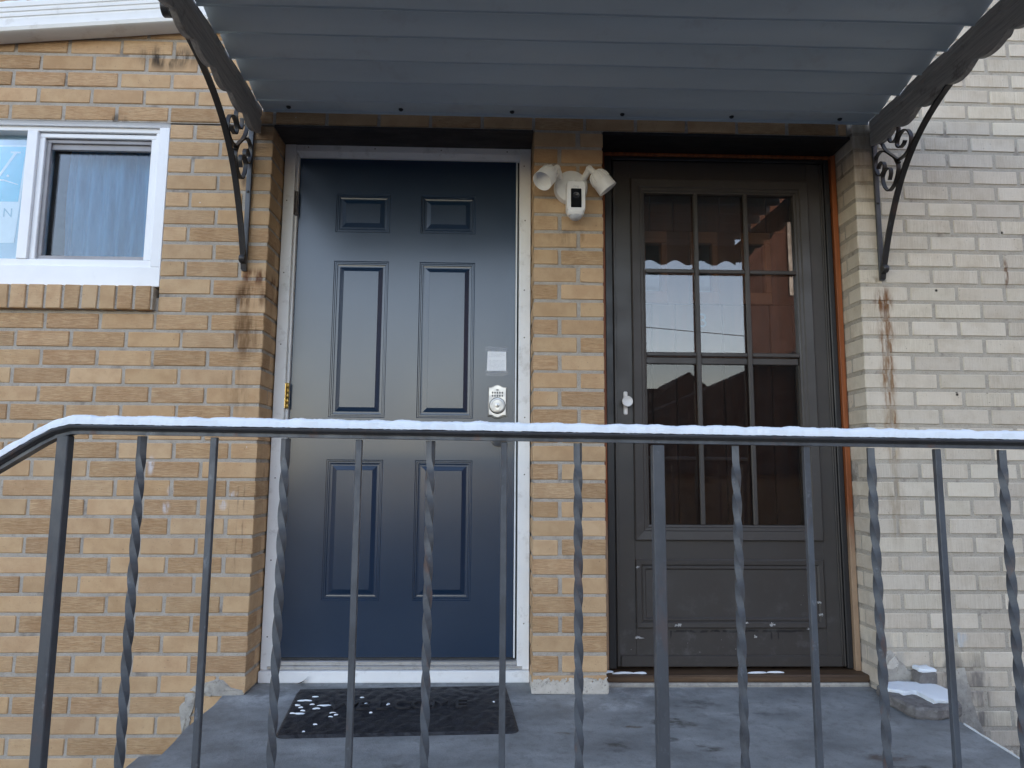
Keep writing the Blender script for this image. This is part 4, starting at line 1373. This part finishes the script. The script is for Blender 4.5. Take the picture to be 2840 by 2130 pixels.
# ------------------------------------------------------------------ white sloping downspout, top left
ds = thing("downspout", "white ribbed metal downspout running aslant along the tan brick wall", "downspout", (-0.9, -0.04, 2.48))
def dsz(x): return 2.502 + (x + 1.08) * 0.094
sec = [(-0.070, 0.0), (-0.006, 0.0), (-0.004, 0.006), (-0.004, 0.125), (-0.062, 0.138), (-0.078, 0.126)]
face = [(-0.078, 0.126), (-0.078, 0.108), (-0.0745, 0.105), (-0.0745, 0.100), (-0.078, 0.097), (-0.078, 0.088), (-0.0745, 0.085), (-0.0745, 0.080), (-0.078, 0.077), (-0.078, 0.066), (-0.0745, 0.063), (-0.0745, 0.058), (-0.078, 0.055), (-0.078, 0.030), (-0.083, 0.020), (-0.079, 0.006), (-0.070, 0.0)]
prof = face + [(-0.006, 0.0), (-0.004, 0.006), (-0.004, 0.125), (-0.060, 0.134)]
vs, fs = [], []
xs = [-2.7 + i * 0.1 for i in range(28)] + [0.06]
for x_ in xs:
    for y_, z_ in prof:
        vs.append((x_, y_, dsz(x_) + z_))
k_ = len(prof)
for i in range(len(xs) - 1):
    for j in range(k_):
        fs.append((i * k_ + j, i * k_ + (j + 1) % k_, (i + 1) * k_ + (j + 1) % k_, (i + 1) * k_ + j))
fs += [tuple(range(k_)), tuple((len(xs) - 1) * k_ + j for j in range(k_))]
MB().add(vs, fs).build("pipe", "gutter_white", ds, True)
rg = random.Random(4)


def snow_strip(path, hw, ht, name, label, seed, side=None, step=0.008, lump=1.0):
    """lumpy ridge of snow resting on a bar; path of 3D points along the top of the bar, width across y"""
    rg = random.Random(seed)
    pts = []
    for a, b in zip(path, path[1:]):
        a, b = Vector(a), Vector(b)
        n = max(1, int((b - a).length / step))
        pts += [a.lerp(b, i / n) for i in range(n)]
    pts.append(Vector(path[-1]))
    ph = [rg.uniform(0, 6.28) for _ in range(12)]
    vs, fs = [], []
    K = 9
    s_len = 0.0
    for i, p in enumerate(pts):
        if i: s_len += (p - pts[i - 1]).length
        h = ht * (1 + lump * (0.10 * math.sin(s_len * 37 + ph[0]) + 0.09 * math.sin(s_len * 83 + ph[1]) + 0.10 * math.sin(s_len * 131 + ph[2]) * math.sin(s_len * 17 + ph[3]) + rg.uniform(-.035, .035)))
        w = hw * (1 + 0.06 * math.sin(s_len * 51 + ph[4]) + rg.uniform(-.03, .03))
        for k in range(K):
            t = math.pi * k / (K - 1)
            yy = -w * math.cos(t)
            zz = h * (max(0, math.sin(t)) ** 0.45) + rg.uniform(-.0006, .0006)
            vs.append((p.x, p.y + yy, p.z + zz))
    for i in range(len(pts) - 1):
        for k in range(K - 1):
            fs.append((i * K + k, i * K + k + 1, (i + 1) * K + k + 1, (i + 1) * K + k))
        fs.append((i * K + K - 1, i * K, (i + 1) * K, (i + 1) * K + K - 1))
    fs += [tuple(range(K)), tuple((len(pts) - 1) * K + k for k in range(K))]
    o = MB().add(vs, fs).build(name, "snow", None, True)
    return tag(o, label, "snow", None, "stuff")


snow_strip([(-2.7, -0.036, dsz(-2.7) + 0.128), (0.05, -0.036, dsz(0.05) + 0.128)], 0.036, 0.016, "snow", "thin snow lying on top of the white downspout", 3, lump=0.8)

# ------------------------------------------------------------------ railing
RY = -1.20
def rz(x): return 0.885 - 0.0079 * x
rl = thing("porch_railing", "black wrought iron porch railing with twisted and plain bars in front of the doors", "railing", (1.2, RY, -0.05))
cap = [(-0.0150, 0.000), (0.0150, 0.000), (0.0165, 0.004), (0.0205, 0.007), (0.0215, 0.012), (0.0190, 0.0165), (0.0110, 0.0190), (0.0, 0.0198), (-0.0110, 0.0190), (-0.0190, 0.0165), (-0.0215, 0.012), (-0.0205, 0.007), (-0.0165, 0.004)]
RAIL = [(-1.10, 0.885 - 0.66 * 1.06), (-0.075, 0.843), (-0.045, 0.862), (-0.018, 0.8765), (0.012, 0.8845), (0.05, rz(0.05)), (2.46, rz(2.46))]
rail3 = [(x_, RY, z_) for x_, z_ in RAIL]
secc = [(b, a) for a, b in cap]               # a along z, b across
q = MB()
vs, fs = [], []
for i, p in enumerate(rail3):
    t = (Vector(rail3[min(i + 1, len(rail3) - 1)]) - Vector(rail3[max(i - 1, 0)])).normalized()
    nz = Vector((-t.z, 0, t.x))
    for a, b in cap:
        vs.append(Vector(p) + Vector((0, a, 0)) + nz * (b * 0.72 + 0.007))
k_ = len(cap)
for i in range(len(rail3) - 1):
    for j in range(k_):
        fs.append((i * k_ + j, i * k_ + (j + 1) % k_, (i + 1) * k_ + (j + 1) % k_, (i + 1) * k_ + j))
fs += [tuple(range(k_)), tuple((len(rail3) - 1) * k_ + j for j in range(k_))]
q.add(vs, fs).build("handrail", "dark_iron", rl, True)
q = MB().sweep([(p[0], p[1], p[2]) for p in rail3], [(-0.0115, -0.0005), (0.0115, -0.0005), (0.0115, 0.0075), (-0.0115, 0.0075)], (0, 1, 0))
q.v = [(x_, y_, z_) for x_, y_, z_ in q.v]
q.build("channel", "rail_iron", rl)
q = MB().box(0.0, 2.46, RY - 0.011, RY + 0.011, 0.055, 0.067, 0.001); q.build("bottom_rail", "rail_iron", rl)


def post(x, w, zb, zt):
    q = MB().box(x - w, x + w, RY - w, RY + w, zb, zt, 0.0018)
    q.build("post", "post_iron", rl)


post(-0.006, 0.0120, fz(RY) - 0.001, rz(0) - 0.004)
post(1.240, 0.0125, fz(RY) - 0.001, rz(1.24) - 0.004)
post(2.430, 0.0120, fz(RY) - 0.001, rz(2.43) - 0.004)
post(-1.03, 0.0120, -0.95, 0.885 - 0.66 * 0.99)


def bar(x, zb, zt, twisted, seed):
    w = 0.0066
    q = MB()
    if not twisted:
        q.box(x - w, x + w, RY - w, RY + w, zb, zt, 0.0012)
        return q.build("baluster", "rail_iron", rl)
    n_ = 200
    vs, fs = [], []
    z0, z1 = zb + 0.05, zt - 0.035
    for i in range(n_ + 1):
        z_ = zb + (zt - zb) * i / n_
        t = (min(max(z_, z0), z1) - z0) / 0.235 * 2 * math.pi * -1.0 + seed
        ww = w * 1.06
        for k in range(4):
            a = t + math.pi / 4 + k * math.pi / 2
            vs.append((x + ww * 1.414 * math.cos(a), RY + ww * 1.414 * math.sin(a), z_))
    for i in range(n_):
        for k in range(4):
            fs.append((i * 4 + k, i * 4 + (k + 1) % 4, (i + 1) * 4 + (k + 1) % 4, (i + 1) * 4 + k))
    fs += [(3, 2, 1, 0), tuple(n_ * 4 + k for k in range(4))]
    o = q.add(vs, fs).build("twisted_baluster", "rail_iron", rl, True)
    return o


for i, (x_, tw_) in enumerate(((0.152, 1), (0.302, 0), (0.451, 1), (0.605, 0), (0.756, 1), (0.912, 0), (1.069, 1), (1.409, 1), (1.562, 0), (1.704, 1), (1.849, 0), (1.993, 1), (2.137, 0), (2.281, 1))):
    bar(x_, 0.066, rz(x_) - 0.003, tw_, 0.0)
for i in range(5):
    x_ = -0.30 - 0.15 * i
    bar(x_, -0.80 - x_ * 0.0 + (0.66 * (x_ + 1.03)) , 0.885 - 0.66 * (-x_ - 0.04) - 0.003, i % 2 == 0, 0.0)

nzs = []
sp_ = []
for i, p in enumerate(rail3):
    t = (Vector(rail3[min(i + 1, len(rail3) - 1)]) - Vector(rail3[max(i - 1, 0)])).normalized()
    sp_.append(Vector(p) + Vector((-t.z, 0, t.x)) * 0.0198)
snow_strip(sp_, 0.0195, 0.0195, "snow", "thin strip of snow lying along the black porch handrail", 11, step=0.005, lump=0.45)

# ------------------------------------------------------------------ doormat and small things on the porch
MX = [(0.180, 0.044), (0.950, 0.087), (0.985, -0.352), (0.222, -0.385)]      # back left, back right, front right, front left
A_, B_, C_, D_ = [Vector(p) for p in MX]
def mp(u, v): return A_.lerp(B_, u).lerp(D_.lerp(C_, u), v)
vs, fs = [], []
NU, NV = 90, 54
rg = random.Random(9)
def mh(u, v):
    e = min(u, 1 - u) * 0.77, min(v, 1 - v) * 0.44
    d = min(e)
    if d < 0.018: return 0.008
    X, Y = u * 0.77, v * 0.44
    h = 0.0075 + 0.0020 * math.sin(X * 46 + 3 * math.sin(Y * 31)) * math.sin(Y * 52 + 2 * math.sin(X * 27)) + 0.0012 * math.sin(X * 120 + Y * 77)
    return h
def corner(u, v):
    """round the corners"""
    X, Y, r = u * 0.77, v * 0.44, 0.03
    cx = min(max(X, r), 0.77 - r); cy = min(max(Y, r), 0.44 - r)
    dx, dy = X - cx, Y - cy
    L_ = math.hypot(dx, dy)
    if L_ > r:
        X, Y = cx + dx / L_ * r, cy + dy / L_ * r
    return X / 0.77, Y / 0.44
for i in range(NU + 1):
    for j in range(NV + 1):
        u, v = i / NU, j / NV
        h = mh(u, v)
        cu, cv_ = corner(u, v)
        p = mp(cu, cv_)
        vs.append((p.x, p.y, fz(p.y) + (h if 0 < i < NU and 0 < j < NV else 0.0005)))
for i in range(NU):
    for j in range(NV):
        a = i * (NV + 1) + j
        fs.append((a, a + 1, a + NV + 2, a + NV + 1))
dm = thing("doormat", "black moulded rubber WELCOME doormat lying in front of the blue door", "doormat", (0.58, -0.15, 0.0))
MB().add(vs, fs).build("mat", "mat_rubber", dm, True)
for i, ch in enumerate("WELCOME"):
    u = 0.24 + i * 0.088
    p = mp(u, 0.46)
    me = text_mesh("letter", ch, 0.10, 0.003, "mat_letter")
    link("letter", me, dm, None, (p.x, p.y, fz(p.y) + 0.0105), (0.04, 0, 0.02))


def snow_blob(x, y, w, d, h, seed, name, label, z=None, group=None):
    rg = random.Random(seed)
    n_, K = 22, 4
    ph = [rg.uniform(0, 6.28) for _ in range(4)]
    vs, fs = [], []
    z0 = fz(y) if z is None else z
    for k in range(K):
        s_k = [1.0, 0.86, 0.55, 0.2][k]
        for i in range(n_):
            t = 2 * math.pi * i / n_
            r_ = 1 + 0.28 * math.sin(2 * t + ph[0]) + 0.22 * math.sin(3 * t + ph[1]) + 0.12 * math.sin(5 * t + ph[2])
            vs.append((x + w * r_ * s_k * math.cos(t), y + d * r_ * s_k * math.sin(t), z0 + h * [0, 0.6, 0.9, 1.0][k]))
    vs.append((x, y, z0 + h))
    for k in range(K - 1):
        for i in range(n_):
            fs.append((k * n_ + i, k * n_ + (i + 1) % n_, (k + 1) * n_ + (i + 1) % n_, (k + 1) * n_ + i))
    for i in range(n_):
        fs.append(((K - 1) * n_ + i, (K - 1) * n_ + (i + 1) % n_, K * n_))
    o = MB().add(vs, fs).build(name, "snow", None, True)
    return o


ms = MB()
rg = random.Random(15)
spots = [(0.06, 0.30, .030, .012), (0.035, 0.40, .014, .010), (0.10, 0.39, .010, .008), (0.055, 0.45, .010, .008), (0.155, 0.42, .030, .010), (0.125, 0.48, .020, .010), (0.06, 0.58, .030, .008), (0.03, 0.57, .010, .008), (0.10, 0.22, .012, .006), (0.205, 0.58, .012, .006), (0.20, 0.66, .012, .006), (0.22, 0.62, .010, .005), (0.07, 0.52, .010, .007), (0.315, 0.26, .008, .004), (0.34, 0.40, .007, .005), (0.44, 0.42, .008, .014), (0.37, 0.59, .008, .006), (0.145, 0.80, .008, .006), (0.40, 0.47, .006, .004), (0.11, 0.93, .006, .004), (0.92, 0.42, .005, .003)]
for i, (u, v, w, d) in enumerate(spots):
    p = mp(u, v)
    t = snow_blob(p.x, p.y, w * 0.72, d * 0.5, 0.004, 100 + i, "tmp", "", fz(p.y) + 0.0075)
    o0_ = len(ms.v)
    ms.v += [tuple(x_.co) for x_ in t.data.vertices]
    ms.f += [tuple(k + o0_ for k in pl.vertices) for pl in t.data.polygons]
    bpy.data.objects.remove(t)
o = ms.build("snow", "snow", None, True)
tag(o, "small flecks of snow scattered on the left end of the black doormat", "snow", None, "stuff")

# broken stone slab with snow, small brick piece with snow
def slabstone(poly, z0, th, mat, name, seed):
    rg = random.Random(seed)
    out = []
    n = len(poly)
    for i in range(n):
        a, b = Vector(poly[i]), Vector(poly[(i + 1) % n])
        for k in range(4):
            out.append(a.lerp(b, k / 4) + Vector((rg.uniform(-.004, .004), rg.uniform(-.004, .004))))
    c = sum(out, Vector((0, 0))) / len(out)
    m_ = len(out)
    vs = []
    for s_k, dz in ((0.97, 0), (1.0, th * .25), (1.0, th * .8), (0.95, th)):
        vs += [(c.x + (p.x - c.x) * s_k + rg.uniform(-.002, .002), c.y + (p.y - c.y) * s_k, fz(p.y) + z0 + dz + rg.uniform(-.002, .002)) for p in out]
    fs = [(r_ * m_ + i, r_ * m_ + (i + 1) % m_, (r_ + 1) * m_ + (i + 1) % m_, (r_ + 1) * m_ + i) for r_ in range(3) for i in range(m_)]
    fs += [tuple(range(m_))[::-1], tuple(3 * m_ + i for i in range(m_))]
    return MB().add(vs, fs)


SP = [(2.300, -0.115), (2.330, -0.250), (2.415, -0.262), (2.505, -0.225), (2.545, -0.140), (2.535, -0.035), (2.40, -0.016), (2.315, -0.030)]
o = slabstone(SP, 0.001, 0.038, "stone", "s", 3).build("stone_slab", "stone")
tag(o, "broken grey stone slab on the porch corner below the pale brick wall", "stone")
SN = [(2.312, -0.085), (2.352, -0.135), (2.405, -0.130), (2.412, -0.215), (2.50, -0.205), (2.535, -0.130), (2.528, -0.040), (2.40, -0.024), (2.325, -0.036)]
o = slabstone(SN, 0.039, 0.013, "snow", "s", 4)
o = o.build("snow", "snow", None, True)
tag(o, "patch of snow lying on the broken grey stone slab", "snow", None, "stuff")
o = MB().box(2.462, 2.530, -0.062, -0.012, 0.050, 0.092, 0.004, 0.003).build("brick_piece", "stone")
tag(o, "small dark broken brick with snow on top, behind the stone slab", "brick")
o = slabstone([(2.466, -0.060), (2.526, -0.060), (2.524, -0.014), (2.468, -0.014)], 0.0935, 0.012, "snow", "s", 8).build("snow", "snow", None, True)
tag(o, "cap of snow on the small dark broken brick", "snow", None, "stuff")
snow_strip([(2.462, -0.30, fz(-.30)), (2.455, -0.60, fz(-.6)), (2.462, -0.95, fz(-.95))], 0.009, 0.007, "snow", "thin line of snow along the right edge of the concrete porch", 21)
sb = [(1.345, 0.10, 0.020, 0.010), (1.40, 0.085, 0.035, 0.006), (1.47, 0.084, 0.03, 0.004), (1.93, 0.085, 0.03, 0.004), (2.0, 0.09, 0.03, 0.003)]
ms = MB()
for i, (x_, y_, w, d) in enumerate(sb):
    t = snow_blob(x_, y_ + 0.03, w, d, 0.007, 200 + i, "tmp", "", 0.0405)
    o0_ = len(ms.v)
    ms.v += [tuple(v_.co) for v_ in t.data.vertices]
    ms.f += [tuple(k + o0_ for k in pl.vertices) for pl in t.data.polygons]
    bpy.data.objects.remove(t)
o = ms.build("snow", "snow", None, True)
tag(o, "small bits of snow on the wooden sill of the storm door", "snow", None, "stuff")

# ------------------------------------------------------------------ across the yard, seen only as reflections in the glass
def gable(name, label, x0, x1, y0, y1, zb, ze, zr, wall, roof, axis='x'):
    e = thing(name, label, "building", ((x0 + x1) / 2, (y0 + y1) / 2, -0.95))
    MB().box(x0, x1, y0, y1, zb, ze).build("wall", wall, e)
    if axis == 'x':
        ym = (y0 + y1) / 2
        MB().prism([(y0 - .3, ze), (y1 + .3, ze), (ym, zr)], lambda p, d: (d, p[0], p[1]), x0 - .2, x1 + .2).build("roof", roof, e)
    else:
        xm = (x0 + x1) / 2
        MB().prism([(x0 - .3, ze), (x1 + .3, ze), (xm, zr)], lambda p, d: (p[0], d, p[1]), y0 - .2, y1 + .2).build("roof", roof, e)
    return e


e = thing("apartment_block", "tall dark brick block across the yard, reflected in the right storm door panes", "building", (11, -16, -0.95))
MB().prism([(5.75, -10), (16, -10), (16, -16), (8.3, -16)], lambda p, d: (p[0], p[1], d), -0.95, 11).build("wall", "far_red_brick", e)
for i in range(3):
    for j in range(3):
        q = MB().box(6.6 + i * 2.6, 7.6 + i * 2.6, -10.03, -9.96, 1.2 + j * 3, 2.9 + j * 3)
        q.build("window", "lens_black", e)
gable("tan_shed", "low tan gabled building far across the yard, reflected in the storm door", 6.0, 10.0, -26, -22, -0.95, 2.6, 4.4, "far_tan", "far_roof", 'y')
e = thing("garage", "low dark-roofed garage behind the yard, reflected in the storm door", "building", (2.6, -9, -0.95))
MB().box(1.3, 6.1, -11.5, -8.2, -0.95, 0.79).build("wall", "far_tan", e)
MB().prism([(1.2, 0.79), (6.3, 0.79), (6.3, 2.98)], lambda p, d: (p[0], d, p[1]), -11.6, -8.1).build("roof", "far_roof", e)
vp = MB().tube(smooth_path([(3.75, -12.4, 0.8), (3.75, -12.4, 2.1), (3.70, -12.4, 2.30), (3.55, -12.4, 2.40), (3.38, -12.4, 2.30), (3.34, -12.4, 2.12)], 6), 0.11, 16, (0, 1, 0)).build("vent_pipe", "galvanised", None, True)
tag(vp, "galvanised gooseneck vent pipe behind the garage, reflected in the storm door", "pipe")
e = thing("warehouse", "long low grey warehouse far across the yard, reflected in the storm door", "building", (5, -25, -0.95))
MB().box(2.5, 7.5, -27, -22.5, -0.95, 3.7).build("wall", "far_grey", e)
MB().box(2.4, 7.6, -27.1, -22.4, 3.7, 3.85).build("roof", "far_roof", e)
e = thing("row_house", "low grey row of houses along the far side, reflected in the blue door", "building", (-14, -60, -0.95))
MB().box(-60, 5, -66, -60, -0.95, 1.9).build("wall", "far_grey", e)
e = MB().lathe((2.55, -17, -0.95), (0, 0, 1), [(0, 0.14), (6.6, 0.10)], 10).build("utility_pole", "far_roof")
tag(e, "dark wooden utility pole carrying the wires across the yard", "pole")
for i in range(2):
    z_ = 4.45 + i * 0.8
    pth = [(2.5 + 2 * k, -17 - 0.3 * k, z_ - 0.5 * math.sin(math.pi * k / 16)) for k in range(17)]
    w_ = MB().tube(pth, 0.030 if i == 0 else 0.012, 6, (0, 0, 1)).build("overhead_wire", "wire_black")
    tag(w_, ["thick", "thin"][i] + " black overhead wire crossing the sky in the storm door reflection", "wire", "overhead wires")
print("objects", len(bpy.data.objects), "tris", sum(len(p.vertices) - 2 for me in bpy.data.meshes for p in me.polygons))
